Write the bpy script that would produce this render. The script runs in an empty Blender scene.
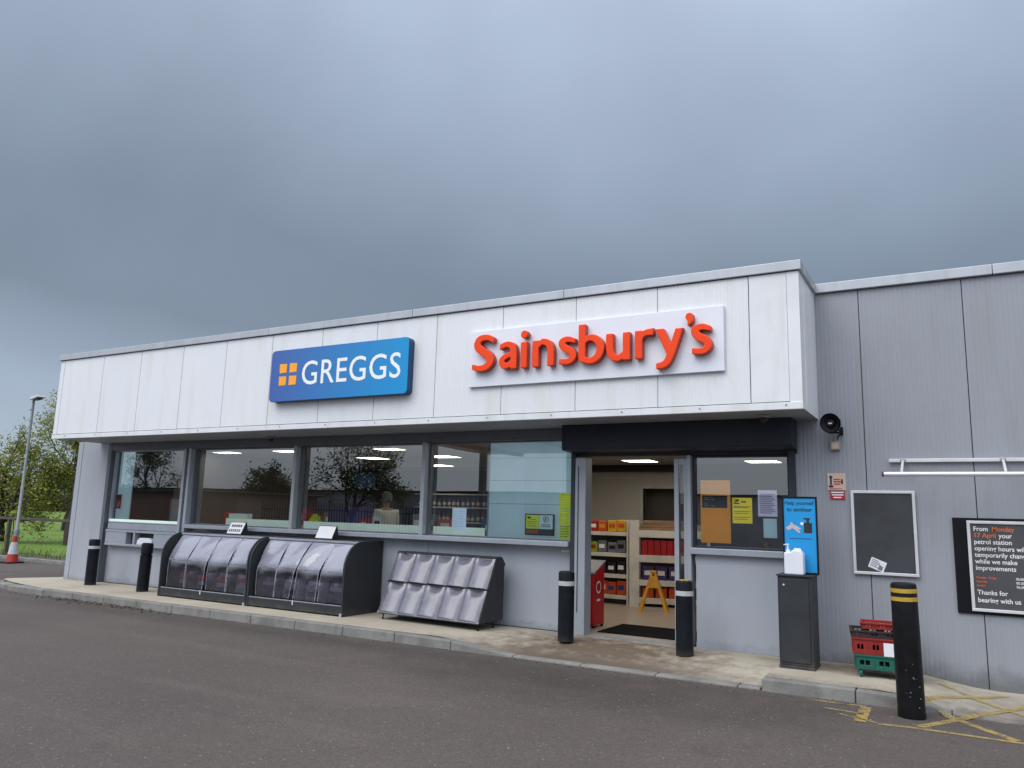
import bpy, bmesh, math, random
from mathutils import Vector, Matrix, Euler
R = math.radians
scene = bpy.context.scene
COL = scene.collection
rnd = random.Random(7)

# ------------------------------------------------------------------ materials
def nt_new(name):
    m = bpy.data.materials.new(name); m.use_nodes = True
    nt = m.node_tree; nt.nodes.clear()
    out = nt.nodes.new('ShaderNodeOutputMaterial')
    return m, nt, out
def N(nt, typ, **kw):
    n = nt.nodes.new(typ)
    for k, v in kw.items():
        if k in n.inputs: n.inputs[k].default_value = v
        else: setattr(n, k, v)
    return n
def L(nt, a, b): nt.links.new(a, b)
def c4(c): return (c[0], c[1], c[2], 1.0)
def srgb(r, g, b):
    f = lambda u: (u/255/12.92 if u/255 <= .04045 else ((u/255+.055)/1.055)**2.4)
    return (f(r), f(g), f(b))

def noise_mix(nt, pos, base, dark, scale, lo, hi, detail=4, stretch=None):
    """base colour mixed to dark by a noise; returns colour socket"""
    src = pos
    if stretch:
        mp = N(nt, 'ShaderNodeMapping'); mp.inputs['Scale'].default_value = stretch
        L(nt, pos, mp.inputs['Vector']); src = mp.outputs['Vector']
    no = N(nt, 'ShaderNodeTexNoise', Scale=scale, Detail=detail, Roughness=.6)
    L(nt, src, no.inputs['Vector'])
    mr = N(nt, 'ShaderNodeMapRange'); mr.inputs['From Min'].default_value = lo; mr.inputs['From Max'].default_value = hi
    L(nt, no.outputs['Fac'], mr.inputs['Value'])
    mx = N(nt, 'ShaderNodeMix', data_type='RGBA')
    L(nt, mr.outputs['Result'], mx.inputs['Factor'])
    if isinstance(base, tuple): mx.inputs[6].default_value = c4(base)
    else: L(nt, base, mx.inputs[6])
    if isinstance(dark, tuple): mx.inputs[7].default_value = c4(dark)
    else: L(nt, dark, mx.inputs[7])
    return mx.outputs[2]

def pbr(name, col, rough=.5, metal=0.0, var=.12, scale=3.0, bump=0.0, bscale=60.0, grime=0.0, spec=.5, emit=0.0, coat=0.0, stretch=None):
    m, nt, out = nt_new(name)
    b = N(nt, 'ShaderNodeBsdfPrincipled')
    geo = N(nt, 'ShaderNodeNewGeometry'); pos = geo.outputs['Position']
    dark = tuple(x*(1-var*2) for x in col)
    sock = noise_mix(nt, pos, col, dark, scale, .4, .75)
    if grime:
        g = tuple(x*(1-grime) for x in (col[0]*.95, col[1]*.93, col[2]*.85))
        sock = noise_mix(nt, pos, sock, g, 5.0, .5, .8, 6, stretch or (1, 1, .12))
    L(nt, sock, b.inputs['Base Color'])
    b.inputs['Roughness'].default_value = rough
    b.inputs['Metallic'].default_value = metal
    b.inputs['Specular IOR Level'].default_value = spec
    if coat: b.inputs['Coat Weight'].default_value = coat
    rn = N(nt, 'ShaderNodeTexNoise', Scale=scale*2.3, Detail=3)
    L(nt, pos, rn.inputs['Vector'])
    mr = N(nt, 'ShaderNodeMapRange'); mr.inputs['To Min'].default_value = max(.03, rough-.1); mr.inputs['To Max'].default_value = min(1, rough+.12)
    L(nt, rn.outputs['Fac'], mr.inputs['Value']); L(nt, mr.outputs['Result'], b.inputs['Roughness'])
    if bump:
        bn = N(nt, 'ShaderNodeTexNoise', Scale=bscale, Detail=5)
        L(nt, pos, bn.inputs['Vector'])
        bp = N(nt, 'ShaderNodeBump', Strength=bump, Distance=.01)
        L(nt, bn.outputs['Fac'], bp.inputs['Height']); L(nt, bp.outputs['Normal'], b.inputs['Normal'])
    if emit:
        L(nt, sock, b.inputs['Emission Color']); b.inputs['Emission Strength'].default_value = emit
    L(nt, b.outputs['BSDF'], out.inputs['Surface'])
    return m

M = {}
M['white_clad'] = pbr('white_cladding', (.735, .752, .785), .38, 0, .02, .8, grime=.055)
M['white_trim'] = pbr('white_trim', (.72, .735, .76), .45, 0, .05, 2, grime=.14)
M['cap'] = pbr('parapet_cap', (.46, .48, .52), .35, .35, .08, 2, grime=.18)
M['grey_clad'] = pbr('grey_cladding', (.287, .304, .342), .42, 0, .04, .7, grime=.07)
M['grey_panel'] = pbr('grey_panel', (.36, .385, .435), .36, 0, .03, .9, grime=.06)
M['frame'] = pbr('window_frame_metal', (.38, .41, .46), .38, .2, .07, 3, grime=.12)
M['frame_dark'] = pbr('dark_frame_metal', (.045, .05, .062), .45, 0, .1, 3, spec=.16)
M['frame_mid'] = pbr('shaded_frame_metal', (.12, .135, .16), .4, .1, .07, 3)  # darker copy of the frame metal, soffit shade put into the colour
M['sill'] = pbr('sill_metal', (.36, .39, .45), .36, .2, .06, 3, grime=.15)
M['soffit'] = pbr('soffit_board', (.30, .31, .33), .6, 0, .08, 2, grime=.2, stretch=(1, 1, 1))
M['joint'] = pbr('joint_seal', (.025, .025, .03), .8)
M['shutter'] = pbr('shutter_box_paint', (.030, .035, .050), .4, 0, .1, 2, grime=.1, spec=.16)
M['black'] = pbr('black_paint', (.012, .012, .014), .4, 0, .2, 4, spec=.16)
M['black_matt'] = pbr('matt_black', (.02, .02, .022), .75, 0, .2, 4, spec=.16)
M['bollard'] = pbr('bollard_plastic', (.010, .0125, .017), .42, 0, .25, 9, bump=.1, bscale=30, spec=.16)
M['bollard_old'] = pbr('scuffed_bollard_sleeve', (.0095, .0095, .011), .36, 0, .2, 9, bump=.25, bscale=14, spec=.16)
M['white_band'] = pbr('reflective_white_band', (.48, .50, .52), .35, 0, .1, 14)
M['yellow_band'] = pbr('reflective_yellow_band', (.52, .33, .04), .45, 0, .15, 14)
M['anthracite'] = pbr('anthracite_board', (.040, .043, .048), .45, 0, .12, 3, grime=.1, spec=.16)
M['bin_inner'] = pbr('bin_inner', (.020, .021, .027), .6, 0, .2, 4)
M['silver'] = pbr('brushed_silver', (.66, .67, .69), .35, .25, .06, 6)
M['steel'] = pbr('galvanised_steel', (.26, .28, .30), .55, .3, .12, 9)
M['orange_red'] = pbr('orange_acrylic', srgb(240, 70, 20), .42, 0, .02, 3, spec=.25)
M['orange_side'] = pbr('orange_return', srgb(176, 46, 30), .35, 0, .05, 3)  # letter sides: their shading put into a darker orange
M['white_text'] = pbr('white_vinyl', (.86, .87, .88), .4, 0, .02, 3)
M['sign_white'] = pbr('white_sign_panel', (.74, .76, .83), .35, 0, .03, 2)
M['amber'] = pbr('amber_vinyl', srgb(255, 166, 35), .4, 0, .02, 3)
M['blue_side'] = pbr('blue_sign_return', srgb(12, 62, 108), .4, 0, .05, 3)
M['notice_black'] = pbr('notice_board_black', (.062, .065, .074), .35, 0, .15, 2.5, bump=.2, bscale=5, spec=.16)
M['board_black'] = pbr('board_black', (.009, .010, .013), .35, 0, .1, 2.5, spec=.16)
M['poster_grey'] = pbr('poster_grey', (.082, .083, .092), .25, 0, .1, 3, bump=.25, bscale=7, spec=.16)
M['poster_white'] = pbr('poster_white', (.80, .80, .80), .5)
M['poster_orange'] = pbr('poster_orange', srgb(220, 105, 40), .5)
M['cyan'] = pbr('poster_cyan', srgb(22, 148, 214), .45, 0, .04, 2)
M['navy_text'] = pbr('navy_print', (.012, .05, .10), .5)
M['skin_print'] = pbr('hand_print', srgb(205, 190, 190), .5)
M['jug'] = pbr('white_plastic', (.72, .75, .82), .4, 0, .03, 4)
M['red_plastic'] = pbr('red_plastic', srgb(142, 30, 26), .5, 0, .15, 8, grime=.15)
M['maroon_plastic'] = pbr('maroon_plastic', (.03, .014, .015), .5, 0, .15, 8)
M['green_plastic'] = pbr('green_plastic', srgb(12, 92, 78), .5, 0, .15, 8, grime=.15)
M['paper'] = pbr('white_paper', (.72, .73, .76), .6, 0, .04, 10)
M['lilac_paper'] = pbr('lilac_paper', (.50, .48, .64), .6, 0, .05, 10, emit=.45)  # emission added to brighten the sheet behind the glass
M['blue_paper'] = pbr('pale_blue_paper', (.58, .68, .80), .6, 0, .05, 10, emit=.4)  # weak glow of its own, added for brightness
M['lime'] = pbr('lime_paper', srgb(186, 206, 30), .55, 0, .08, 8, emit=.3)  # slight added glow, the strips are no light source
M['yellow'] = pbr('yellow_notice', srgb(238, 222, 50), .55, 0, .04, 8, emit=.3)  # brightened by a little emission of its own
M['ochre'] = pbr('ochre_poster', srgb(214, 150, 4), .55, 0, .05, 3, emit=.30)  # poster given a weak glow to look brighter behind the pane
M['ink'] = pbr('ink', (.02, .02, .025), .6)
M['grey_ink'] = pbr('grey_ink', (.16, .17, .22), .6)
M['red_sign'] = pbr('red_sign', srgb(176, 32, 44), .45, 0, .05, 6)
M['beige_sign'] = pbr('beige_sign', srgb(208, 184, 164), .5, 0, .08, 8)
M['back_panel'] = pbr('display_backing', srgb(176, 202, 212), .5, 0, .06, 2.5, emit=.30)  # unlit backing, glows a little to look brighter
M['ledge'] = pbr('ledge_board', srgb(206, 224, 216), .5, 0, .05, 3, emit=.42)  # added glow lifts these boards, they are not lamps
M['int_wall'] = pbr('interior_wall', (.68, .645, .585), .6, 0, .05, 1)
M['int_wall_dim'] = pbr('dim_interior_wall', (.20, .175, .15), .6, 0, .1, 1)  # darker copy of the interior wall, dimness put into its colour
M['int_dark'] = pbr('interior_dark', (.035, .035, .04), .7)
M['int_ceiling'] = pbr('interior_ceiling', (.50, .47, .43), .8)
M['shelf_white'] = pbr('shelf_metal', (.74, .71, .65), .45)
M['shelf_back'] = pbr('shelf_back', (.26, .25, .235), .6)
M['cardboard'] = pbr('cardboard', (.30, .19, .11), .8, 0, .1, 20)
M['wet_yellow'] = pbr('yellow_plastic', srgb(232, 168, 16), .4)
M['red_bin'] = pbr('red_bin', srgb(196, 16, 28), .35)
M['mat'] = pbr('entrance_mat', (.010, .010, .011), .95, spec=.05, bump=.6, bscale=300)
M['shirt'] = pbr('white_shirt', (.84, .83, .82), .8, 0, .03, 9)
M['skin'] = pbr('skin', (.46, .27, .19), .55)
M['hair'] = pbr('grey_hair', (.17, .165, .16), .7)
M['trouser'] = pbr('dark_trousers', (.02, .022, .03), .8)
M['screen'] = pbr('screen_blue', (.02, .035, .06), .2, emit=.4)
M['hi_vis'] = pbr('hi_vis', srgb(190, 214, 20), .7, emit=.1)
M['cone_orange'] = pbr('cone_orange', srgb(170, 44, 30), .5, 0, .1, 12)
M['wood'] = pbr('weathered_wood', (.085, .068, .052), .85, 0, .2, 6, bump=.3, bscale=30)
M['brick'] = None
M['kerbc'] = pbr('kerb_concrete', (.225, .222, .21), .9, 0, .22, 2.2, bump=.5, bscale=40, grime=.45, stretch=(1, 1, 1))
M['dirt'] = pbr('dirt', (.10, .085, .06), .95, 0, .3, 3, bump=.6, bscale=20)
M['debris'] = pbr('loose_gravel', (.13, .11, .09), .95, 0, .3, 9)
M['debris_pale'] = pbr('pale_grit', (.34, .32, .29), .95, 0, .3, 9)
M['shade_glass'] = pbr('dark_lens', (.01, .01, .012), .15)
M['bark'] = pbr('bark', (.045, .037, .028), .9, 0, .25, 7, bump=.5, bscale=25)
M['roof'] = pbr('roof_felt', (.12, .12, .125), .9)
M['gold'] = pbr('brass', (.7, .45, .12), .3, .9)
M['navy'] = pbr('navy_card', (.02, .02, .07), .6)
M['purple'] = pbr('purple_pack', (.06, .03, .16), .4)
M['orange_pack'] = pbr('orange_pack', srgb(214, 82, 24), .4)
M['red_pack'] = pbr('red_pack', srgb(176, 20, 26), .4)
M['lime_pack'] = pbr('lime_pack', srgb(150, 175, 40), .4)
M['blue_pack'] = pbr('blue_pack', srgb(30, 66, 148), .4)
M['grey_pack'] = pbr('silver_pack', srgb(130, 130, 138), .35, .3)
M['dark_pack'] = pbr('dark_pack', srgb(30, 28, 34), .4)
M['yellow_pack'] = pbr('yellow_pack', srgb(220, 170, 40), .4)
M['rack_back'] = pbr('lilac_rack_lining', (.30, .29, .36), .6, 0, .25, 9)
M['sack'] = pbr('printed_sack', (.035, .03, .055), .35, 0, .3, 5)
M['sack_red'] = pbr('red_sack_print', (.30, .02, .03), .35, 0, .3, 6)
M['sack_grey'] = pbr('grey_sack', (.17, .17, .20), .35, 0, .3, 5)
M['grey_wallbox'] = pbr('beige_box', (.34, .32, .26), .5)

def emission_mat(name, col, s):
    m, nt, out = nt_new(name)
    e = N(nt, 'ShaderNodeEmission', Strength=s); e.inputs['Color'].default_value = c4(col)
    L(nt, e.outputs[0], out.inputs['Surface']); return m
M['lamp'] = emission_mat('lit_diffuser', (1.0, .91, .77), 6.5)

def glass_mat(name, tint=(.80, .86, .86), ior=1.75, base=.0):
    m, nt, out = nt_new(name)
    fr = N(nt, 'ShaderNodeFresnel', IOR=ior)
    tr = N(nt, 'ShaderNodeBsdfTransparent'); tr.inputs['Color'].default_value = c4(tint)
    gl = N(nt, 'ShaderNodeBsdfGlossy', Roughness=0.0); gl.inputs['Color'].default_value = (.95, .97, 1, 1)
    geo = N(nt, 'ShaderNodeNewGeometry')
    no = N(nt, 'ShaderNodeTexNoise', Scale=.9, Detail=1); L(nt, geo.outputs['Position'], no.inputs['Vector'])
    bp = N(nt, 'ShaderNodeBump', Strength=.02, Distance=.05); L(nt, no.outputs['Fac'], bp.inputs['Height'])
    L(nt, bp.outputs['Normal'], gl.inputs['Normal'])
    ad = N(nt, 'ShaderNodeMath', operation='ADD'); ad.inputs[1].default_value = base
    L(nt, fr.outputs[0], ad.inputs[0])
    mx = N(nt, 'ShaderNodeMixShader')
    L(nt, ad.outputs[0], mx.inputs[0]); L(nt, tr.outputs[0], mx.inputs[1]); L(nt, gl.outputs[0], mx.inputs[2])
    L(nt, mx.outputs[0], out.inputs['Surface']); return m
M['glass'] = glass_mat('window_glass', base=.17)
M['glass_door'] = glass_mat('door_glass', base=.05)

def film_mat(name, tint, body, fac, rough=.16, gl_base=.12, bmp=.1, nsc=7, spread=1.0, sky_sheen=0.0):
    m, nt, out = nt_new(name)
    geo = N(nt, 'ShaderNodeNewGeometry')
    no = N(nt, 'ShaderNodeTexNoise', Scale=nsc, Detail=4, Distortion=.8); L(nt, geo.outputs['Position'], no.inputs['Vector'])
    mr = N(nt, 'ShaderNodeMapRange'); mr.inputs['From Min'].default_value = .35; mr.inputs['From Max'].default_value = .75
    mr.inputs['To Min'].default_value = fac*(1-.4*spread); mr.inputs['To Max'].default_value = min(1, fac*(1+.5*spread))
    L(nt, no.outputs['Fac'], mr.inputs['Value'])
    bp = N(nt, 'ShaderNodeBump', Strength=bmp, Distance=.04); L(nt, no.outputs['Fac'], bp.inputs['Height'])
    tr = N(nt, 'ShaderNodeBsdfTransparent'); tr.inputs['Color'].default_value = c4(tint)
    df = N(nt, 'ShaderNodeBsdfDiffuse'); df.inputs['Color'].default_value = c4(body)
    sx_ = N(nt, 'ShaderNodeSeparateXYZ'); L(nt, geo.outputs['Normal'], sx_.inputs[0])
    dm = N(nt, 'ShaderNodeMapRange'); dm.inputs['From Min'].default_value = .15; dm.inputs['From Max'].default_value = .7; dm.inputs['To Max'].default_value = sky_sheen  # upward faces turn paler: sky reflection painted into the film colour
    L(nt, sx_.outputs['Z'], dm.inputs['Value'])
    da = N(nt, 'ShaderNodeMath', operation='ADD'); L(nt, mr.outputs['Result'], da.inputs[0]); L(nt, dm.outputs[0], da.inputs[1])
    mx = N(nt, 'ShaderNodeMixShader'); L(nt, da.outputs[0], mx.inputs[0]); L(nt, tr.outputs[0], mx.inputs[1]); L(nt, df.outputs[0], mx.inputs[2])
    gl = N(nt, 'ShaderNodeBsdfGlossy', Roughness=rough); L(nt, bp.outputs['Normal'], gl.inputs['Normal'])
    fr = N(nt, 'ShaderNodeFresnel', IOR=1.5); L(nt, bp.outputs['Normal'], fr.inputs['Normal'])
    ad = N(nt, 'ShaderNodeMath', operation='ADD'); ad.inputs[1].default_value = gl_base; L(nt, fr.outputs[0], ad.inputs[0])
    m2 = N(nt, 'ShaderNodeMixShader'); L(nt, ad.outputs[0], m2.inputs[0]); L(nt, mx.outputs[0], m2.inputs[1]); L(nt, gl.outputs[0], m2.inputs[2])
    L(nt, m2.outputs[0], out.inputs['Surface']); return m
M['film'] = film_mat('clear_film', (.86, .86, .95), (.64, .64, .80), .035, .10, .06, .14, 3.2, sky_sheen=.52)
M['film_seam'] = film_mat('film_seam', (.8, .8, .88), (.62, .62, .74), .32, .2, .04)
M['pocket'] = film_mat('smoky_cover', (.5, .5, .56), (.31, .305, .375), .42, .18, .02, .10, 5, .5)

def spot_mask(nt, pos, centre, radius, soft, squash=(1, 1, 1), nscale=2.5, namp=.5):
    sub = N(nt, 'ShaderNodeVectorMath', operation='SUBTRACT'); L(nt, pos, sub.inputs[0]); sub.inputs[1].default_value = centre
    ml = N(nt, 'ShaderNodeVectorMath', operation='MULTIPLY'); L(nt, sub.outputs[0], ml.inputs[0]); ml.inputs[1].default_value = squash
    ln = N(nt, 'ShaderNodeVectorMath', operation='LENGTH'); L(nt, ml.outputs[0], ln.inputs[0])
    no = N(nt, 'ShaderNodeTexNoise', Scale=nscale, Detail=6, Roughness=.65); L(nt, pos, no.inputs['Vector'])
    ma = N(nt, 'ShaderNodeMath', operation='MULTIPLY_ADD'); L(nt, no.outputs['Fac'], ma.inputs[0]); ma.inputs[1].default_value = namp*2; L(nt, ln.outputs['Value'], ma.inputs[2])
    mr = N(nt, 'ShaderNodeMapRange'); mr.inputs['From Min'].default_value = radius+namp+soft; mr.inputs['From Max'].default_value = radius+namp-soft
    L(nt, ma.outputs[0], mr.inputs['Value']); return mr.outputs['Result']

def asphalt_mat():
    m, nt, out = nt_new('asphalt')
    b = N(nt, 'ShaderNodeBsdfPrincipled'); geo = N(nt, 'ShaderNodeNewGeometry'); pos = geo.outputs['Position']
    s = noise_mix(nt, pos, (.098, .081, .075), (.074, .061, .057), .35, .35, .7, 5)
    s = noise_mix(nt, pos, s, (.112, .094, .086), 1.1, .55, .8, 4, (.3, 1.5, 1))
    s = noise_mix(nt, pos, s, (.060, .051, .048), 2.1, .60, .82, 6)
    for cpos, rad, sq, col in (((-8, 8.2, 0), .35, (.08, 1.6, 1), (.052, .045, .043)), ((-3.4, 7.7, 0), .55, (.35, .9, 1), (.05, .042, .038))):
        mk_ = spot_mask(nt, pos, cpos, rad, .5, sq, 1.7, .6)
        mx_ = N(nt, 'ShaderNodeMix', data_type='RGBA'); L(nt, mk_, mx_.inputs['Factor']); L(nt, s, mx_.inputs[6]); mx_.inputs[7].default_value = c4(col); s = mx_.outputs[2]
    # aggregate speckle
    v = N(nt, 'ShaderNodeTexVoronoi', Scale=75.0); L(nt, pos, v.inputs['Vector'])
    sep = N(nt, 'ShaderNodeSeparateColor'); L(nt, v.outputs['Color'], sep.inputs[0])
    mr = N(nt, 'ShaderNodeMapRange'); mr.inputs['From Min'].default_value = 0; mr.inputs['From Max'].default_value = 1
    mr.inputs['To Min'].default_value = .80; mr.inputs['To Max'].default_value = 1.2
    L(nt, sep.outputs[0], mr.inputs['Value'])
    mul = N(nt, 'ShaderNodeVectorMath', operation='SCALE'); L(nt, s, mul.inputs[0]); L(nt, mr.outputs['Result'], mul.inputs['Scale'])
    mr2 = N(nt, 'ShaderNodeMapRange'); mr2.inputs['From Min'].default_value = .992; mr2.inputs['From Max'].default_value = .997
    L(nt, sep.outputs[1], mr2.inputs['Value'])
    mx = N(nt, 'ShaderNodeMix', data_type='RGBA'); L(nt, mr2.outputs['Result'], mx.inputs['Factor'])
    L(nt, mul.outputs[0], mx.inputs[6]); mx.inputs[7].default_value = (.20, .19, .18, 1)
    # sparse pale chips
    L(nt, mx.outputs[2], b.inputs['Base Color'])
    b.inputs['Roughness'].default_value = .78; b.inputs['Specular IOR Level'].default_value = .35
    bn = N(nt, 'ShaderNodeTexNoise', Scale=70, Detail=4); L(nt, pos, bn.inputs['Vector'])
    bp = N(nt, 'ShaderNodeBump', Strength=.55, Distance=.012); L(nt, bn.outputs['Fac'], bp.inputs['Height']); L(nt, bp.outputs[0], b.inputs['Normal'])
    L(nt, b.outputs[0], out.inputs['Surface']); return m
M['asphalt'] = asphalt_mat()

def pavement_mat():
    m, nt, out = nt_new('pavement_concrete')
    b = N(nt, 'ShaderNodeBsdfPrincipled'); geo = N(nt, 'ShaderNodeNewGeometry'); pos = geo.outputs['Position']
    s = noise_mix(nt, pos, (.425, .38, .305), (.30, .27, .215), 1.1, .35, .75, 6)
    s = noise_mix(nt, pos, s, (.20, .18, .15), 3.2, .6, .85, 7)
    s = noise_mix(nt, pos, s, (.50, .47, .42), 40, .55, .8, 3)
    def lay(s, mask, col):
        mx = N(nt, 'ShaderNodeMix', data_type='RGBA'); L(nt, mask, mx.inputs['Factor']); L(nt, s, mx.inputs[6]); mx.inputs[7].default_value = c4(col); return mx.outputs[2]
    s = lay(s, spot_mask(nt, pos, (-3.95, 9.40, 0), .72, .42, (.62, .95, 1), 5.5, 1.0), (.115, .082, .055))
    s = lay(s, spot_mask(nt, pos, (-1.1, 9.9, 0), .35, .3, (.6, 1.2, 1), 4, .5), (.15, .115, .075))
    s = lay(s, spot_mask(nt, pos, (-3.7, 8.72, 0), .55, .35, (.32, 1.6, 1), 5, .6), (.13, .105, .085))
    s = lay(s, spot_mask(nt, pos, (1.2, 9.2, 0), .75, .35, (.6, 1.0, 1), 7, .7), (.235, .215, .185))
    s = lay(s, spot_mask(nt, pos, (.8, 8.6, 0), .25, .2, (.15, 1.0, 1), 6, .4), (.10, .09, .085))
    s = lay(s, spot_mask(nt, pos, (-4.1, 8.75, 0), .45, .3, (.5, 1.6, 1), 4, .5), (.10, .075, .055))
    L(nt, s, b.inputs['Base Color']); b.inputs['Roughness'].default_value = .82
    bn = N(nt, 'ShaderNodeTexNoise', Scale=45, Detail=5); L(nt, pos, bn.inputs['Vector'])
    bp = N(nt, 'ShaderNodeBump', Strength=.35, Distance=.01); L(nt, bn.outputs['Fac'], bp.inputs['Height']); L(nt, bp.outputs[0], b.inputs['Normal'])
    L(nt, b.outputs[0], out.inputs['Surface']); return m
M['pavement'] = pavement_mat()

def worn_paint():
    m, nt, out = nt_new('worn_yellow_paint')
    b = N(nt, 'ShaderNodeBsdfPrincipled'); geo = N(nt, 'ShaderNodeNewGeometry'); pos = geo.outputs['Position']
    s = noise_mix(nt, pos, (.40, .30, .09), (.30, .235, .12), 5, .4, .7, 5)
    L(nt, s, b.inputs['Base Color']); b.inputs['Roughness'].default_value = .7
    tr = N(nt, 'ShaderNodeBsdfTransparent')
    no = N(nt, 'ShaderNodeTexNoise', Scale=9, Detail=7, Roughness=.7); L(nt, pos, no.inputs['Vector'])
    mr = N(nt, 'ShaderNodeMapRange'); mr.inputs['From Min'].default_value = .46; mr.inputs['From Max'].default_value = .66
    mr.inputs['To Min'].default_value = .82; mr.inputs['To Max'].default_value = .08
    L(nt, no.outputs['Fac'], mr.inputs['Value'])
    mx = N(nt, 'ShaderNodeMixShader'); L(nt, mr.outputs['Result'], mx.inputs[0]); L(nt, tr.outputs[0], mx.inputs[1]); L(nt, b.outputs[0], mx.inputs[2])
    L(nt, mx.outputs[0], out.inputs['Surface']); return m
M['road_yellow'] = worn_paint()

def grass_mat():
    m, nt, out = nt_new('grass')
    b = N(nt, 'ShaderNodeBsdfPrincipled'); geo = N(nt, 'ShaderNodeNewGeometry'); pos = geo.outputs['Position']
    s = noise_mix(nt, pos, (.125, .205, .024), (.075, .13, .018), .5, .35, .7, 5)
    s = noise_mix(nt, pos, s, (.13, .25, .04), 6, .5, .75, 5)
    L(nt, s, b.inputs['Base Color']); b.inputs['Roughness'].default_value = .95
    bn = N(nt, 'ShaderNodeTexNoise', Scale=14, Detail=5); L(nt, pos, bn.inputs['Vector'])
    bp = N(nt, 'ShaderNodeBump', Strength=.8, Distance=.06); L(nt, bn.outputs['Fac'], bp.inputs['Height']); L(nt, bp.outputs[0], b.inputs['Normal'])
    L(nt, b.outputs[0], out.inputs['Surface']); return m
M['grass'] = grass_mat()

def splash(mat, z0, z1, col):
    nt = mat.node_tree; b = next(n for n in nt.nodes if n.type == 'BSDF_PRINCIPLED'); src = b.inputs['Base Color'].links[0].from_socket
    geo = N(nt, 'ShaderNodeNewGeometry'); sp_ = N(nt, 'ShaderNodeSeparateXYZ'); L(nt, geo.outputs['Position'], sp_.inputs[0])
    no = N(nt, 'ShaderNodeTexNoise', Scale=4.5, Detail=7, Roughness=.7); L(nt, geo.outputs['Position'], no.inputs['Vector'])
    ma = N(nt, 'ShaderNodeMath', operation='MULTIPLY_ADD'); L(nt, no.outputs['Fac'], ma.inputs[0]); ma.inputs[1].default_value = -.42; L(nt, sp_.outputs['Z'], ma.inputs[2])
    mr = N(nt, 'ShaderNodeMapRange'); mr.inputs['From Min'].default_value = z1-.21; mr.inputs['From Max'].default_value = z0-.21; mr.inputs['To Max'].default_value = .75
    L(nt, ma.outputs[0], mr.inputs['Value'])
    mx = N(nt, 'ShaderNodeMix', data_type='RGBA'); L(nt, mr.outputs[0], mx.inputs['Factor']); L(nt, src, mx.inputs[6]); mx.inputs[7].default_value = c4(col)
    L(nt, mx.outputs[2], b.inputs['Base Color'])
splash(M['grey_clad'], -.06, .13, (.10, .105, .105))
splash(M['grey_panel'], -.02, .10, (.20, .20, .20))
splash(M['anthracite'], -.05, .08, (.10, .09, .08))
splash(M['bollard'], -.05, .08, (.05, .046, .042))
def brick_mat():
    m, nt, out = nt_new('red_brick')
    b = N(nt, 'ShaderNodeBsdfPrincipled'); geo = N(nt, 'ShaderNodeNewGeometry')
    mp = N(nt, 'ShaderNodeMapping'); mp.inputs['Rotation'].default_value = (R(90), 0, 0); L(nt, geo.outputs['Position'], mp.inputs['Vector'])
    br = N(nt, 'ShaderNodeTexBrick', Scale=4.0); br.inputs['Color1'].default_value = (.30, .15, .11, 1); br.inputs['Color2'].default_value = (.36, .20, .14, 1); br.inputs['Mortar'].default_value = (.25, .22, .2, 1)
    L(nt, mp.outputs[0], br.inputs['Vector']); L(nt, br.outputs['Color'], b.inputs['Base Color']); b.inputs['Roughness'].default_value = .9
    L(nt, b.outputs[0], out.inputs['Surface']); return m
M['brick'] = brick_mat()

def leaf_mat(name, a, bcol, scale=1.2):
    m, nt, out = nt_new(name)
    geo = N(nt, 'ShaderNodeNewGeometry'); pos = geo.outputs['Position']
    s = noise_mix(nt, pos, a, bcol, scale, .38, .62, 4)
    s = noise_mix(nt, pos, s, tuple(x*.45 for x in a), 6, .5, .75, 3)
    d = N(nt, 'ShaderNodeBsdfDiffuse'); L(nt, s, d.inputs['Color'])
    t = N(nt, 'ShaderNodeBsdfTranslucent'); L(nt, s, t.inputs['Color'])
    mx = N(nt, 'ShaderNodeMixShader'); mx.inputs[0].default_value = .35
    L(nt, d.outputs[0], mx.inputs[1]); L(nt, t.outputs[0], mx.inputs[2]); L(nt, mx.outputs[0], out.inputs['Surface']); return m
M['leaf_spring'] = leaf_mat('spring_leaves', (.31, .33, .07), (.21, .24, .055))
M['leaf_dark'] = leaf_mat('dark_leaves', (.075, .095, .035), (.045, .06, .025))
M['leaf_hedge'] = leaf_mat('hedge_leaves', (.085, .095, .045), (.10, .085, .05), .3)

def blue_gradient():
    m, nt, out = nt_new('blue_sign_face')
    b = N(nt, 'ShaderNodeBsdfPrincipled'); geo = N(nt, 'ShaderNodeNewGeometry')
    sp = N(nt, 'ShaderNodeSeparateXYZ'); L(nt, geo.outputs['Position'], sp.inputs[0])
    mr = N(nt, 'ShaderNodeMapRange'); mr.inputs['From Min'].default_value = -9.7; mr.inputs['From Max'].default_value = -6.9
    L(nt, sp.outputs['X'], mr.inputs['Value'])
    cr = N(nt, 'ShaderNodeValToRGB'); e = cr.color_ramp.elements
    e[0].position = 0; e[0].color = c4(srgb(62, 92, 162)); e[1].position = 1; e[1].color = c4(srgb(10, 142, 204))
    L(nt, mr.outputs['Result'], cr.inputs[0]); L(nt, cr.outputs[0], b.inputs['Base Color'])
    b.inputs['Roughness'].default_value = .3
    L(nt, b.outputs[0], out.inputs['Surface']); return m
M['blue_face'] = blue_gradient()

def floor_mat():
    m, nt, out = nt_new('vinyl_floor')
    b = N(nt, 'ShaderNodeBsdfPrincipled'); geo = N(nt, 'ShaderNodeNewGeometry'); pos = geo.outputs['Position']
    s = noise_mix(nt, pos, (.40, .34, .27), (.32, .265, .21), 3, .35, .7, 5, (1, 6, 1))
    L(nt, s, b.inputs['Base Color']); b.inputs['Roughness'].default_value = .32
    L(nt, b.outputs[0], out.inputs['Surface']); return m
M['floor'] = floor_mat()

M['bottle'] = pbr('mixed_bottle_glass', (.34, .21, .06), .2, .2, .46, 11)
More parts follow.
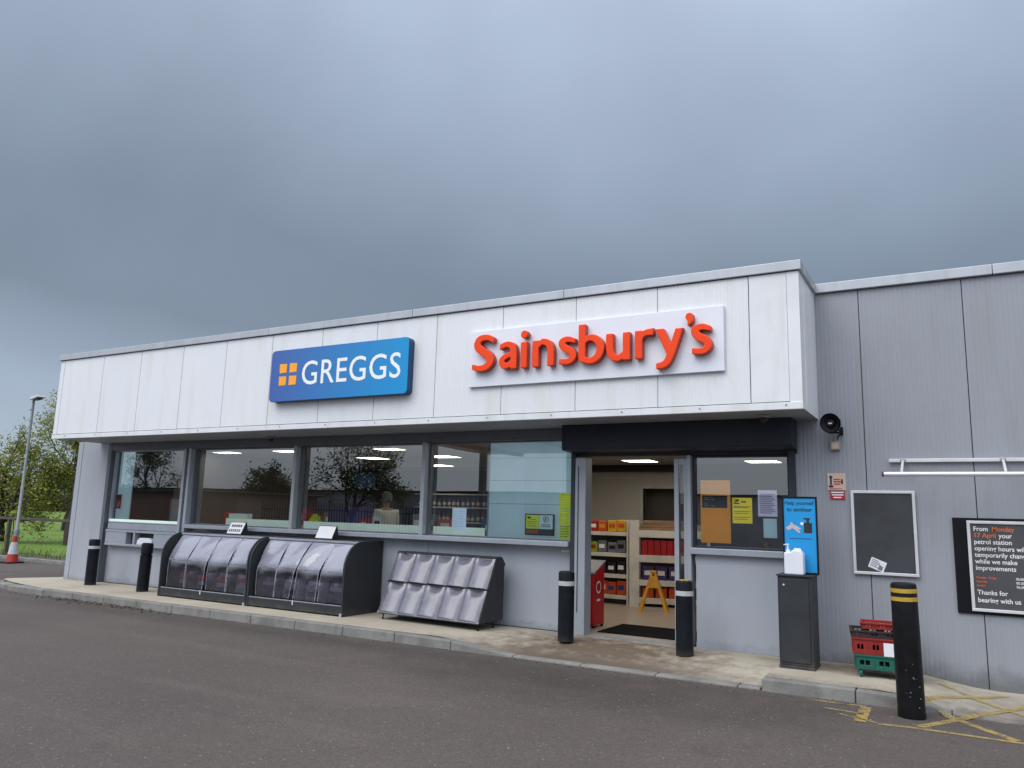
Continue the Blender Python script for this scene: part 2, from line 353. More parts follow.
# ------------------------------------------------------------------ mesh helpers
ORI = {}
def tag(o, label=None, cat=None, group=None, kind=None):
    if label: o['label'] = label
    if cat: o['category'] = cat
    if group: o['group'] = group
    if kind: o['kind'] = kind
    return o
def empty(name, loc, label=None, cat=None, group=None, rz=0):
    o = bpy.data.objects.new(name, None); COL.objects.link(o)
    o.location = loc; o.rotation_euler = (0, 0, rz); o.empty_display_size = .2
    ORI[o] = Vector(loc)
    return tag(o, label, cat, group)

class MB:
    def __init__(s): s.v = []; s.f = []
    def add(s, vs, fs, T=None):
        k = len(s.v)
        for p in vs:
            p = Vector(p); s.v.append(T @ p if T else p)
        s.f += [tuple(i+k for i in f) for f in fs]; return s
    def box(s, x0, x1, y0, y1, z0, z1, T=None):
        vs = [(x, y, z) for z in (z0, z1) for y in (y0, y1) for x in (x0, x1)]
        return s.add(vs, [(0, 2, 3, 1), (4, 5, 7, 6), (0, 1, 5, 4), (2, 6, 7, 3), (0, 4, 6, 2), (1, 3, 7, 5)], T)
    def quad(s, *p, T=None): return s.add(p, [tuple(range(len(p)))], T)
    def prism(s, poly, f0, f1, T=None):
        """poly: list of 2D; f0/f1 map 2D -> 3D for the two caps"""
        n = len(poly)
        vs = [f0(p) for p in poly]+[f1(p) for p in poly]
        fs = [tuple(range(n-1, -1, -1)), tuple(range(n, 2*n))]+[(i, (i+1) % n, n+(i+1) % n, n+i) for i in range(n)]
        return s.add(vs, fs, T)
    def lathe(s, prof, c=(0, 0, 0), n=24, axis='z', T=None, cap=True):
        vs = []
        for r, z in prof:
            for i in range(n):
                a = 2*math.pi*i/n; x, y = r*math.cos(a), r*math.sin(a)
                p = (x, y, z) if axis == 'z' else ((x, z, y) if axis == 'y' else (z, x, y))
                vs.append((p[0]+c[0], p[1]+c[1], p[2]+c[2]))
        m = len(prof); fs = []
        for j in range(m-1):
            for i in range(n):
                fs.append((j*n+i, j*n+(i+1) % n, (j+1)*n+(i+1) % n, (j+1)*n+i))
        if cap: fs.append(tuple(range(n-1, -1, -1))); fs.append(tuple((m-1)*n+i for i in range(n)))
        return s.add(vs, fs, T)
    def tube(s, pts, r, n=8, T=None):
        pts = [Vector(p) for p in pts]; rs = r if isinstance(r, (list, tuple)) else [r]*len(pts)
        vs = []; prev = None
        for i, p in enumerate(pts):
            d = (pts[min(i+1, len(pts)-1)]-pts[max(i-1, 0)]).normalized()
            if prev is None:
                a = d.orthogonal().normalized()
            else:
                a = (prev-d*prev.dot(d))
                a = a.normalized() if a.length > 1e-5 else d.orthogonal().normalized()
            prev = a; b = d.cross(a)
            for k in range(n):
                t = 2*math.pi*k/n; vs.append(p+(a*math.cos(t)+b*math.sin(t))*rs[i])
        fs = []
        for i in range(len(pts)-1):
            for k in range(n): fs.append((i*n+k, i*n+(k+1) % n, (i+1)*n+(k+1) % n, (i+1)*n+k))
        fs.append(tuple(range(n-1, -1, -1))); fs.append(tuple((len(pts)-1)*n+k for k in range(n)))
        return s.add(vs, fs, T)
    def build(s, name, mat, parent=None, bevel=0, smooth=False, local=False, fix=True):
        o0 = Vector((0, 0, 0))
        if parent is not None and not local: o0 = ORI.get(parent, o0)
        me = bpy.data.meshes.new(name)
        me.from_pydata([p-o0 for p in s.v], [], s.f)
        if fix:
            bm = bmesh.new(); bm.from_mesh(me); bmesh.ops.recalc_face_normals(bm, faces=bm.faces); bm.to_mesh(me); bm.free()
        if smooth:
            for p in me.polygons: p.use_smooth = True
        me.materials.append(M[mat] if isinstance(mat, str) else mat)
        o = bpy.data.objects.new(name, me); COL.objects.link(o)
        if parent is not None: o.parent = parent
        ORI[o] = o0
        if bevel:
            b = o.modifiers.new('bevel', 'BEVEL'); b.width = bevel; b.segments = 2; b.limit_method = 'ANGLE'; b.angle_limit = R(40)
        if smooth:
            try: o.data.set_sharp_from_angle(angle=R(40))
            except Exception: pass
        return o

_fonts = {}
def text_geo(body, w=None, h=None, size=.1, align='LEFT', offset=0.0, extrude=0.0, spacing=1.0, bevel=0.0, line=1.0):
    cu = bpy.data.curves.new('lettering', 'FONT'); cu.body = body; cu.size = size; cu.align_x = align
    cu.offset = offset; cu.extrude = extrude; cu.space_character = spacing; cu.bevel_depth = bevel; cu.bevel_resolution = 1
    cu.space_line = line; cu.resolution_u = 4; cu.fill_mode = 'BOTH' if extrude else 'FRONT'
    o = bpy.data.objects.new('lettering', cu); COL.objects.link(o)
    bpy.context.view_layer.update()
    me = bpy.data.meshes.new_from_object(o)
    vs = [v.co.copy() for v in me.vertices]; fs = [tuple(p.vertices) for p in me.polygons]
    bpy.data.objects.remove(o); bpy.data.curves.remove(cu); bpy.data.meshes.remove(me)
    if w or h:
        xs = [v.x for v in vs]; ys = [v.y for v in vs]
        sx = w/(max(xs)-min(xs)) if w else None; sy = h/(max(ys)-min(ys)) if h else None
        sx = sx or sy; sy = sy or sx
        x0, y0 = min(xs), min(ys)
        vs = [Vector(((v.x-x0)*sx, (v.y-y0)*sy, v.z)) for v in vs]
    return vs, fs
def text_to(mb, body, X, Y, Z, **kw):
    """lettering facing -Y, lower-left at X,Z (world)"""
    vs, fs = text_geo(body, **kw)
    mb.add([(X+v.x, Y-v.z, Z+v.y) for v in vs], fs); return mb

def copy_tree(o, parent=None):
    c = o.copy(); COL.objects.link(c)
    if parent is not None: c.parent = parent
    for ch in list(o.children): copy_tree(ch, c)
    return c

# ------------------------------------------------------------------ camera
F = 776.97
pit, rol, yaw = R(9.5398), R(1.6008), R(-29.771)
f = Vector((math.sin(yaw)*math.cos(pit), math.cos(yaw)*math.cos(pit), math.sin(pit)))
r0 = Vector((math.cos(yaw), -math.sin(yaw), 0)); u0 = r0.cross(f)
r = r0*math.cos(rol)+u0*math.sin(rol); u = -r0*math.sin(rol)+u0*math.cos(rol)
cam = bpy.data.cameras.new('camera'); co = bpy.data.objects.new('camera', cam); COL.objects.link(co)
co.matrix_world = Matrix(((r.x, u.x, -f.x, 0), (r.y, u.y, -f.y, 0), (r.z, u.z, -f.z, 1.6), (0, 0, 0, 1)))
cam.sensor_width = 36; cam.lens = F/1024*36; cam.clip_start = .05; cam.clip_end = 3000
scene.camera = co

# ------------------------------------------------------------------ world + sun
w = bpy.data.worlds.new('World'); scene.world = w; w.use_nodes = True
nt = w.node_tree; nt.nodes.clear()
wo = nt.nodes.new('ShaderNodeOutputWorld')
sky = N(nt, 'ShaderNodeTexSky', sky_type='NISHITA'); sky.sun_disc = False; sky.sun_elevation = R(42); sky.sun_rotation = R(205)
bg1 = N(nt, 'ShaderNodeBackground', Strength=.10); L(nt, sky.outputs[0], bg1.inputs[0])
tc = N(nt, 'ShaderNodeTexCoord')
sp = N(nt, 'ShaderNodeSeparateXYZ'); L(nt, tc.outputs['Generated'], sp.inputs[0])
mp = N(nt, 'ShaderNodeMapping'); mp.inputs['Scale'].default_value = (1, 1, 1.25); mp.inputs['Location'].default_value = (3.1, 1.7, .4); L(nt, tc.outputs['Generated'], mp.inputs[0])
n1 = N(nt, 'ShaderNodeTexNoise', Scale=1.25, Detail=4, Roughness=.45, Distortion=.15); L(nt, mp.outputs[0], n1.inputs['Vector'])
n2 = N(nt, 'ShaderNodeTexNoise', Scale=2.2, Detail=4, Roughness=.5, Distortion=.25); L(nt, mp.outputs[0], n2.inputs['Vector'])
# elevation shifted by noise so the bands are ragged
sh = N(nt, 'ShaderNodeMath', operation='MULTIPLY_ADD'); L(nt, n1.outputs['Fac'], sh.inputs[0]); sh.inputs[1].default_value = .42
sh0 = N(nt, 'ShaderNodeMath', operation='SUBTRACT'); L(nt, sp.outputs['Z'], sh0.inputs[0]); sh0.inputs[1].default_value = .21; L(nt, sh0.outputs[0], sh.inputs[2])
cr = N(nt, 'ShaderNodeValToRGB'); L(nt, sh.outputs[0], cr.inputs[0])
stops = [(0.0, (.37, .465, .59)), (.09, (.325, .415, .535)), (.20, (.200, .262, .348)), (.31, (.212, .280, .375)), (.44, (.310, .395, .525)), (.60, (.44, .545, .70)), (1.0, (1.06, 1.09, 1.14))]
el = cr.color_ramp.elements
while len(el) < len(stops): el.new(.5)
for e, (p, c) in zip(el, stops): e.position = p; e.color = c4(c)
m2 = N(nt, 'ShaderNodeMapRange'); m2.inputs['From Min'].default_value = .3; m2.inputs['From Max'].default_value = .7; m2.inputs['To Min'].default_value = .89; m2.inputs['To Max'].default_value = 1.13
L(nt, n2.outputs['Fac'], m2.inputs['Value'])
# the cloud breaks up behind the photographer: brighter sky towards -Y
m3 = N(nt, 'ShaderNodeMapRange'); m3.interpolation_type = 'SMOOTHSTEP'
m3.inputs['From Min'].default_value = .25; m3.inputs['From Max'].default_value = -.55; m3.inputs['To Min'].default_value = 0.0; m3.inputs['To Max'].default_value = 2.9
L(nt, sp.outputs['Y'], m3.inputs['Value'])
m4 = N(nt, 'ShaderNodeMapRange'); m4.interpolation_type = 'SMOOTHSTEP'
m4.inputs['From Min'].default_value = -.02; m4.inputs['From Max'].default_value = .42
L(nt, sp.outputs['Z'], m4.inputs['Value'])
m5 = N(nt, 'ShaderNodeMath', operation='MULTIPLY_ADD'); L(nt, m3.outputs[0], m5.inputs[0]); L(nt, m4.outputs[0], m5.inputs[1]); m5.inputs[2].default_value = 1.0
mu = N(nt, 'ShaderNodeMath', operation='MULTIPLY'); L(nt, m2.outputs[0], mu.inputs[0]); L(nt, m5.outputs[0], mu.inputs[1])
hs_ = N(nt, 'ShaderNodeHueSaturation', Saturation=.88); L(nt, cr.outputs[0], hs_.inputs['Color'])
tn = N(nt, 'ShaderNodeMix', data_type='RGBA', blend_type='MULTIPLY'); tn.inputs['Factor'].default_value = 1.0
t2 = N(nt, 'ShaderNodeMix', data_type='RGBA'); t2.inputs[6].default_value = (1, 1, 1, 1); t2.inputs[7].default_value = (1.10, 1.0, .905, 1)
m6 = N(nt, 'ShaderNodeMapRange'); m6.inputs['From Max'].default_value = 2.9; L(nt, m3.outputs[0], m6.inputs['Value']); L(nt, m6.outputs[0], t2.inputs['Factor'])
L(nt, hs_.outputs[0], tn.inputs[6]); L(nt, t2.outputs[2], tn.inputs[7])
bg2 = N(nt, 'ShaderNodeBackground'); L(nt, tn.outputs[2], bg2.inputs[0]); L(nt, mu.outputs[0], bg2.inputs[1])
mxw = N(nt, 'ShaderNodeMixShader'); mxw.inputs[0].default_value = .94
L(nt, bg1.outputs[0], mxw.inputs[1]); L(nt, bg2.outputs[0], mxw.inputs[2]); L(nt, mxw.outputs[0], wo.inputs[0])

sl = bpy.data.lights.new('sun', 'SUN'); so = bpy.data.objects.new('sun', sl); COL.objects.link(so)
sl.energy = .9; sl.angle = R(35); sl.color = (1, .96, .9)
so.rotation_euler = Vector((.35, .78, -.85)).normalized().to_track_quat('-Z', 'Y').to_euler()
scene.view_settings.view_transform = 'Standard'; scene.view_settings.look = 'None'; scene.view_settings.exposure = 0

# ------------------------------------------------------------------ ground, road, pavement, kerb
ROAD = -.12
def smooth(a, b, x):
    t = max(0, min(1, (x-a)/(b-a))); return t*t*(3-2*t)
def pav_z(x, y):
    z = 0.0
    if x < -1.868:
        k = smooth(-6.0, -4.9, x)
        z -= .108*k*max(0, min(1, (9.75-y)/1.05))
    else:
        z -= .1135*max(smooth(-.75, .25, x), smooth(9.3, 8.66, y)*smooth(-.62, -.15, x))
    return z

tag(MB().quad((-900, -900, -.32), (900, -900, -.32), (900, 900, -.32), (-900, 900, -.32)).build('ground', 'grass'), kind='structure')
tag(MB().quad((-140, -60, ROAD), (140, -60, ROAD), (140, 13.15, ROAD), (-140, 13.15, ROAD)).build('road', 'asphalt'), kind='structure')
g = MB()
for i in range(60):
    x0 = -140+i*2.0
    g.quad((x0, 13.32, -.05), (x0+2, 13.32, -.05), (x0+2, 14.5+.12*math.sin(i*1.3), -.035), (x0, 14.5+.12*math.sin((i-1)*1.3), -.035))
tag(g.build('verge', 'dirt'), kind='structure')
tag(MB().quad((-240, 14.35, -.045), (80, 14.35, -.045), (80, 300, .5), (-240, 300, .5)).build('grass_field', 'grass'), kind='structure')
g = MB()
for i in range(66): g.box(-140+i*1.9, -140+i*1.9+1.885, 13.15, 13.32, ROAD-.05, -.03)
tag(g.build('verge_kerb', 'kerbc', bevel=.012), kind='structure')

# pavement slab
xs = [-14.8+i*.4 for i in range(23)]+[-5.6, -5.25, -4.9, -4.4, -3.9, -3.4, -2.9, -2.4, -1.88]
ysl = [8.78, 9.0, 9.25, 9.5, 9.75, 10.0, 10.19]
pv = MB()
def grid(xs, ys):
    base = len(pv.v)
    for x in xs:
        for y in ys: pv.v.append(Vector((x, y, pav_z(x, y))))
    for i in range(len(xs)-1):
        for j in range(len(ys)-1):
            a = base+i*len(ys)+j; pv.f.append((a, a+len(ys), a+len(ys)+1, a+1))
grid(xs, ysl)
grid([-1.866, -1.5, -1.1, -.75, -.55, -.35, -.15, .05, .25, .8, 2, 4, 7], ysl)
grid([-.15, .05, .25, .8, 2, 4, 7], [8.60, 8.78])
pv.quad((-.15, 8.60, -.2), (7, 8.60, -.2), (7, 8.60, -.1135), (-.15, 8.60, -.1135))
pv.quad((-.1505, 8.60, -.2), (-.1505, 8.78, -.2), (-.1505, 8.78, pav_z(-.15, 8.78)), (-.1505, 8.60, pav_z(-.15, 8.6)))
for a, b_ in zip(ysl[:-1], ysl[1:]):   # step between the ramp and the raised slab
    pv.quad((-1.866, a, pav_z(-1.9, a)-.02), (-1.866, b_, pav_z(-1.9, b_)-.02), (-1.866, b_, 0), (-1.866, a, 0))
nose = [(-14.8, 8.78), (-15.4, 8.80), (-16.2, 8.95), (-16.9, 9.14), (-17.4, 9.30), (-17.62, 9.48), (-17.45, 9.8), (-17.15, 10.3), (-17.0, 11.5), (-16.95, 20.0), (-16.6, 20.0), (-16.6, 10.19), (-14.8, 10.19)]
pv.quad(*[(x, y, -.01*max(0, (-15.5-x))) for x, y in nose])
tag(pv.build('pavement', 'pavement', fix=False), kind='structure')
# kerb stones
kb = MB()
def stone(x0, x1, hcap=None, y0=8.62, y1=8.776):
    za, zb = pav_z(x0, 8.8)+.002, pav_z(x1, 8.8)+.002
    vs = [(x0, y0, -.2), (x1, y0, -.2), (x1, y1, -.2), (x0, y1, -.2), (x0, y0+.012, za), (x1, y0+.012, zb), (x1, y1, zb), (x0, y1, za)]
    kb.add(vs, [(0, 3, 2, 1), (4, 5, 6, 7), (0, 1, 5, 4), (1, 2, 6, 5), (2, 3, 7, 6), (3, 0, 4, 7)])
x = -14.78
while x < -2.0:
    x1 = min(x+.905, -1.876); stone(x, x1-.008); x = x1
x = -1.866
for x1 in (-.97, -.52, -.15): stone(x, x1-.008); x = x1
nk = [(-14.79, 8.62), (-15.4, 8.64), (-16.25, 8.78), (-16.98, 8.98), (-17.55, 9.2), (-17.8, 9.48)]
for (a, b_), (c, d) in zip(zip(nk[:-1], nk[1:]), zip(nose[:5], nose[1:6])):
    def zz(p): return .002-.012*max(0, (-15.2-p[0]))*2
    vs = [(*a, -.2), (*b_, -.2), (*d, -.2), (*c, -.2), (*a, zz(a)-.01), (*b_, zz(b_)-.01), (*d, zz(d)+.004), (*c, zz(c)+.004)]
    kb.add(vs, [(0, 3, 2, 1), (4, 5, 6, 7), (0, 1, 5, 4), (1, 2, 6, 5), (2, 3, 7, 6), (3, 0, 4, 7)])
tag(kb.build('kerb', 'kerbc', bevel=.014), kind='structure')
# loose grit and broken concrete lying against the kerb
def grit(name, n, area, sz, mat):
    g = MB()
    for i in range(n):
        x, y, z = area(); s = rnd.uniform(*sz)
        T = Matrix.Translation((x, y, z)) @ Euler((rnd.random()*3, rnd.random()*3, rnd.random()*3)).to_matrix().to_4x4()
        g.add([(-s, -s*.7, -s*.4), (s, -s*.5, -s*.5), (s*.6, s, -s*.4), (-s*.8, s*.6, -s*.5), (0, 0, s*.7)], [(0, 3, 2, 1), (0, 1, 4), (1, 2, 4), (2, 3, 4), (3, 0, 4)], T)
    tag(g.build(name, mat), kind='stuff')
def a1(): return (rnd.gauss(-13.1, .75), 8.60-abs(rnd.gauss(0, .09)), ROAD+.006)
grit('grit', 260, a1, (.008, .035), 'debris')
def a2(): return (rnd.uniform(-16.5, -.9), 8.61-abs(rnd.gauss(0, .10)), ROAD+.003)
grit('grit', 420, a2, (.004, .013), 'debris')
def a3(): return (rnd.uniform(-12, 2), rnd.uniform(2.5, 8.6), ROAD+.002)
grit('pale_grit', 45, a3, (.004, .010), 'debris_pale')
# road markings
def strip(mb, a, b_, wd, z0=None):
    a, b_ = Vector(a), Vector(b_); d = (b_-a); n = max(1, int(d.length/.25)); d.normalize(); p = Vector((-d.y, d.x))*wd/2
    for i in range(n):
        q0 = a.lerp(b_, i/n); q1 = a.lerp(b_, (i+1)/n)
        def P(q): return (q.x, q.y, (max(ROAD, pav_z(q.x, q.y)+.0035) if q.y > 8.6 else ROAD)+.004)
        mb.quad(P(q0-p), P(q1-p), P(q1+p), P(q0+p))
mk = MB()
def lines(mb, pl, wd):
    for a, b_ in zip(pl[:-1], pl[1:]): strip(mb, a, b_, wd)
lines(mk, [(-1.42, 8.52), (-1.12, 8.50), (-.87, 8.53)], .05); lines(mk, [(-1.2, 8.22), (-.86, 8.18)], .05); lines(mk, [(-.87, 8.50), (-.86, 7.86)], .10)
lines(mk, [(-1.05, 8.06), (-.72, 7.90)], .035)
tag(mk.build('double_yellow_line', 'road_yellow', fix=False), kind='structure')
mk = MB()
lines(mk, [(-.72, 7.87), (-.41, 7.91), (.24, 7.90), (1.2, 7.88), (3.4, 7.82)], .06)
lines(mk, [(-.26, 9.84), (.28, 9.18), (.95, 8.35), (1.3, 7.95)], .085)
lines(mk, [(-.45, 9.0), (-.17, 8.54), (.11, 8.2), (.32, 7.95)], .085)
lines(mk, [(-.40, 7.98), (-.13, 8.43), (.18, 8.94), (.60, 9.62)], .085)
lines(mk, [(-.40, 8.85), (-.09, 9.36), (.33, 9.89)], .085)
lines(mk, [(.75, 9.85), (1.3, 9.15), (2.2, 8.0)], .085); lines(mk, [(.7, 7.95), (1.2, 8.75), (1.8, 9.7)], .085)
lines(mk, [(1.75, 9.85), (2.3, 9.15), (3.2, 8.0)], .085); lines(mk, [(1.7, 7.95), (2.2, 8.75), (2.8, 9.7)], .085)
tag(mk.build('yellow_hatching', 'road_yellow', fix=False), kind='structure')

# ------------------------------------------------------------------ shop building
shop = empty('shop_building', (-8.6, 10.15, 0), 'long single storey shop with white cladding fascia, grey walls and shop windows', 'shop')
def ribbed(x0, x1, y, z0, z1, pitch, depth, mb, land=.55):
    """vertical trapezoid ribs, front towards -Y"""
    prof = []; x = x0; n = max(1, round((x1-x0)/pitch)); p = (x1-x0)/n
    for i in range(n):
        a = x0+i*p
        prof += [(a, y), (a+p*land, y), (a+p*(land+.08), y+depth), (a+p*.92, y+depth)]
    prof.append((x1, y))
    k = len(mb.v)
    for (a, b_) in prof: mb.v += [Vector((a, b_, z0)), Vector((a, b_, z1))]
    for i in range(len(prof)-1): mb.f.append((k+2*i, k+2*i+2, k+2*i+3, k+2*i+1))
FY = 9.05
fx = [-15.86, -15.72, -14.41, -13.25, -12.05]+[-2.0-1.115*k for k in range(8, -1, -1)]
fb = MB()
for i in range(len(fx)-1): ribbed(fx[i]+.0035, fx[i+1]-.0035, FY, 2.945, 4.452, .0445, .0022, fb)
fb.build('fascia', 'white_clad', shop, fix=False)
MB().box(-2.006+.012, -1.572, FY-.002, FY+.03, 2.945, 4.452).box(-1.568, -1.432, FY-.004, FY+.03, 2.925, 4.452).build('fascia_corner', 'white_trim', shop)
MB().quad((-1.43, FY, 2.86), (-1.43, 10.149, 2.86), (-1.43, 10.149, 4.452), (-1.43, FY, 4.452)).box(-1.434, -1.424, 9.30, 9.306, 2.9, 4.452).build('fascia_return', 'white_clad', shop)
MB().quad((-15.86, FY, 2.86), (-15.86, 10.149, 2.86), (-15.86, 10.149, 4.452), (-15.86, FY, 4.452)).build('fascia_return', 'white_clad', shop)
MB().box(-15.86, -1.44, FY+.012, FY+.04, 2.9, 4.45).build('joint_backing', 'joint', shop)
tb = MB(); tb.box(-15.865, -1.428, FY-.012, FY+.05, 2.853, 2.935)
tb.build('fascia_trim', 'white_trim', shop, bevel=.004)
for i in range(15):
    xf = -15.4+i*.985
    MB().lathe([(.010, -.004), (.011, 0), (.006, .004)], (xf, FY-.015, 2.902), 8, 'y').build('fixing', 'steel', shop)
ct = MB()
seg = [-15.9, -12.9, -9.9, -6.9, -4.4, -1.395]
for a, b_ in zip(seg[:-1], seg[1:]): ct.box(a, b_-.006, FY-.035, FY+.25, 4.462, 4.575)
ct.box(-1.56, -1.397, FY+.252, 10.12, 4.462, 4.573)
ct.box(-15.9, -15.7, FY+.252, 20, 4.462, 4.573)
ct.build('parapet_cap', 'cap', shop, bevel=.006)
MB().box(-15.86, -1.43, FY-.006, FY+.02, 4.4525, 4.4615).build('shadow_gap', 'joint', shop)
MB().quad((-15.85, FY+.05, 2.858), (-1.44, FY+.05, 2.858), (-1.44, 10.2, 2.858), (-15.85, 10.2, 2.858)).build('soffit', 'soffit', shop)
# roof slab and hidden body of the shop
MB().box(-16.6, 6.6, 10.3, 20.5, 4.30, 4.42).build('roof', 'roof', shop)
MB().box(-16.62, -16.5, 10.36, 20.5, -.1, 4.298).box(6.5, 6.62, 10.3, 20.5, -.1, 4.298).box(-16.5, 6.5, 20.4, 20.5, -.1, 4.298).build('outer_wall', 'grey_clad', shop)
MB().box(-16.4, -1.5, 10.16, 10.29, 2.9, 4.29).build('lintel', 'joint', shop)
# wing wall on the far left
MB().box(-16.63, -16.47, 10.095, 10.35, -.02, 2.9).box(-16.462, -15.56, 10.10, 10.35, -.02, 2.9).build('wing_wall', 'grey_panel', shop, bevel=.004)
MB().box(-15.557, -15.47, 10.105, 10.254, 0, 2.85).build('wing_return', 'frame_mid', shop)
# grey clad wall on the right
gx = [-1.725, -.92, .186, 1.30, 2.41, 3.52, 4.63, 5.74, 6.6]
gb = MB()
for i in range(len(gx)-1): ribbed(gx[i]+.005, gx[i+1]-.005, 10.15, -.2, 4.452, .05, .0022, gb)
gb.build('wall_cladding', 'grey_clad', shop, fix=False)
MB().box(-1.73, 6.6, 10.163, 10.29, -.2, 4.45).build('joint_backing', 'joint', shop)
wc = MB()
for a, b_ in ((-1.426, .5), (.506, 3.4), (3.406, 6.65)): wc.box(a, b_, 10.10, 10.4, 4.462, 4.58)
wc.build('parapet_cap', 'cap', shop, bevel=.006)

# shop-front: header, sills, plinths, mullions, glass
GY = 10.25
MB().box(-15.5, -4.78, 10.11, 10.27, 2.70, 2.856).build('window_header', 'frame_mid', shop, bevel=.004)
MB().box(-12.92, -4.78, 10.05, 10.27, 1.175, 1.245).build('window_sill', 'sill', shop, bevel=.006)
pp = MB()
for a, b_ in ((-13.05, -10.18), (-10.105, -7.38), (-7.31, -4.70)): pp.box(a, b_, 10.255, 10.30, 0.0, 1.172)
pp.box(-15.55, -13.06, 10.255, 10.30, 0, .755).build('plinth_panel', 'grey_panel', shop, bevel=.004)
MB().box(-15.466, -4.70, 10.246, 10.253, .002, .05).build('skirting', 'sill', shop)
# night pay hatch below the first window
nh = MB().box(-15.40, -13.14, 10.12, 10.28, 1.03, 1.075).box(-15.40, -13.14, 10.12, 10.28, .757, .80)
nh.box(-15.40, -14.72, 10.13, 10.28, .80, 1.03).box(-13.86, -13.14, 10.13, 10.28, .80, 1.03).box(-14.50, -14.44, 10.13, 10.28, .80, 1.03).build('pay_hatch', 'sill', shop, bevel=.005)
MB().box(-14.72, -13.86, 10.25, 10.28, .80, 1.03).build('hatch_recess', 'frame_dark', shop)
MB().prism([(-14.40, .80), (-13.92, .80), (-13.94, .89), (-14.02, .935), (-14.30, .935), (-14.38, .89)], lambda p: (p[0], 10.15, p[1]), lambda p: (p[0], 10.24, p[1])).build('pay_drawer', 'sign_white', shop, bevel=.01)
MB().box(-15.40, -13.14, 10.16, 10.27, 1.085, 1.21).build('hatch_lintel', 'sill', shop)
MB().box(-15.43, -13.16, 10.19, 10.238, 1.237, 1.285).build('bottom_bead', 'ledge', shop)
def window(x0, x1, z0, z1, y=GY, fr=.02, fm='frame_mid', gm='glass', fd=.06):
    m = MB()
    m.box(x0, x0+fr, y-fd, y+.03, z0, z1).box(x1-fr, x1, y-fd, y+.03, z0, z1)
    m.box(x0+fr, x1-fr, y-fd+.002, y+.028, z1-fr, z1).box(x0+fr, x1-fr, y-fd+.002, y+.028, z0, z0+fr)
    wdw = m.build('window', fm, shop, bevel=.003)
    MB().quad((x0+fr, y, z0+fr), (x1-fr, y, z0+fr), (x1-fr, y, z1-fr), (x0+fr, y, z1-fr)).build('pane', gm, wdw, fix=False)
    return wdw
window(-15.46, -13.13, 1.215, 2.699, fm='frame')
window(-12.90, -10.19, 1.247, 2.699)
window(-10.10, -7.39, 1.247, 2.699)
window(-7.30, -4.785, 1.247, 2.699)
for x in (-13.12, -12.975, -10.18, -7.38):
    MB().box(x, x+.07, 10.075, 10.27, 1.25 if x > -12.9 else .78, 2.70).build('mullion', 'frame', shop, bevel=.004)
for x in (-10.18, -7.38): MB().box(x-.002, x+.072, 10.243, 10.27, .052, 1.172).build('cover_strip', 'frame', shop, bevel=.004)
MB().box(-13.05, -12.98, 10.16, 10.27, 0, 2.7).build('mullion_gap', 'frame_dark', shop)
# window 1: inner white board with dark view beyond, ledge boards inside the panes
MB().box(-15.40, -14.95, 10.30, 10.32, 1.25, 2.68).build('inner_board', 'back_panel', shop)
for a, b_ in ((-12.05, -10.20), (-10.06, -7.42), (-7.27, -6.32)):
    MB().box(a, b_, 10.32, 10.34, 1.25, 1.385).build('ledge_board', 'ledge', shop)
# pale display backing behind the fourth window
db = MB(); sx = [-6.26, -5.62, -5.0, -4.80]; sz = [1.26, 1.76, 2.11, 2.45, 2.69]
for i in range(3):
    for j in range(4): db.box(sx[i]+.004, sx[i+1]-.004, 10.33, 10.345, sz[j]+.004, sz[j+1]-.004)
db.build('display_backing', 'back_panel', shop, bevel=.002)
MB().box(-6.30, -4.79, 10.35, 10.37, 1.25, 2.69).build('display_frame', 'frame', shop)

# shutter box over the door, door frame and leaves, side window
MB().prism([(9.78, 2.53), (9.80, 2.505), (10.13, 2.485), (10.14, 2.856), (9.78, 2.856)], lambda p: (-4.768, p[0], p[1]), lambda p: (-1.69, p[0], p[1])).build('shutter_box', 'shutter', shop, bevel=.006)
MB().box(-4.76, -1.69, 10.142, 10.30, 2.445, 2.856).build('door_header', 'frame_dark', shop)
for a, b_ in ((-4.762, -4.695), (-1.80, -1.722)): MB().box(a, b_, 10.085, 10.14, 0, 2.486).build('shutter_guide', 'frame_dark', shop, bevel=.004)
MB().box(-4.69, -4.53, 10.08, 10.30, 0, 2.42).build('door_jamb', 'frame', shop, bevel=.005)
MB().box(-4.645, -4.635, 10.072, 10.079, .3, 2.3).build('door_seal', 'frame_dark', shop)
for x0, x1, y in ((-4.05+.78, -3.09, 10.16), (-3.28, -3.07, 10.24)):
    lf = MB().box(x0, x0+.06, y-.02, y+.02, .03, 2.40).box(x1-.05, x1, y-.02, y+.02, .03, 2.40).box(x0+.06, x1-.05, y-.018, y+.018, .03, .13).box(x0+.06, x1-.05, y-.018, y+.018, 2.32, 2.40).build('sliding_door', 'frame', shop, bevel=.003)
    MB().quad((x0+.06, y, .13), (x1-.05, y, .13), (x1-.05, y, 2.32), (x0+.06, y, 2.32)).build('pane', 'glass_door', lf, fix=False)
MB().box(-3.085, -3.035, 10.10, 10.29, 0, 2.44).build('door_jamb', 'frame', shop, bevel=.004)
window(-3.03, -1.805, 1.245, 2.44, y=GY, fr=.024, fm='frame_dark')
MB().box(-3.03, -1.81, 10.05, 10.28, 1.165, 1.243).build('window_sill', 'sill', shop, bevel=.006)
MB().box(-2.985, -1.81, 10.14, 10.28, 0, 1.162).build('plinth_panel', 'grey_panel', shop, bevel=.004)
MB().box(-2.985, -1.81, 10.125, 10.138, .002, .07).build('skirting', 'sill', shop)
MB().box(-4.53, -3.07, 10.12, 10.28, -.02, .012).build('threshold', 'steel', shop)
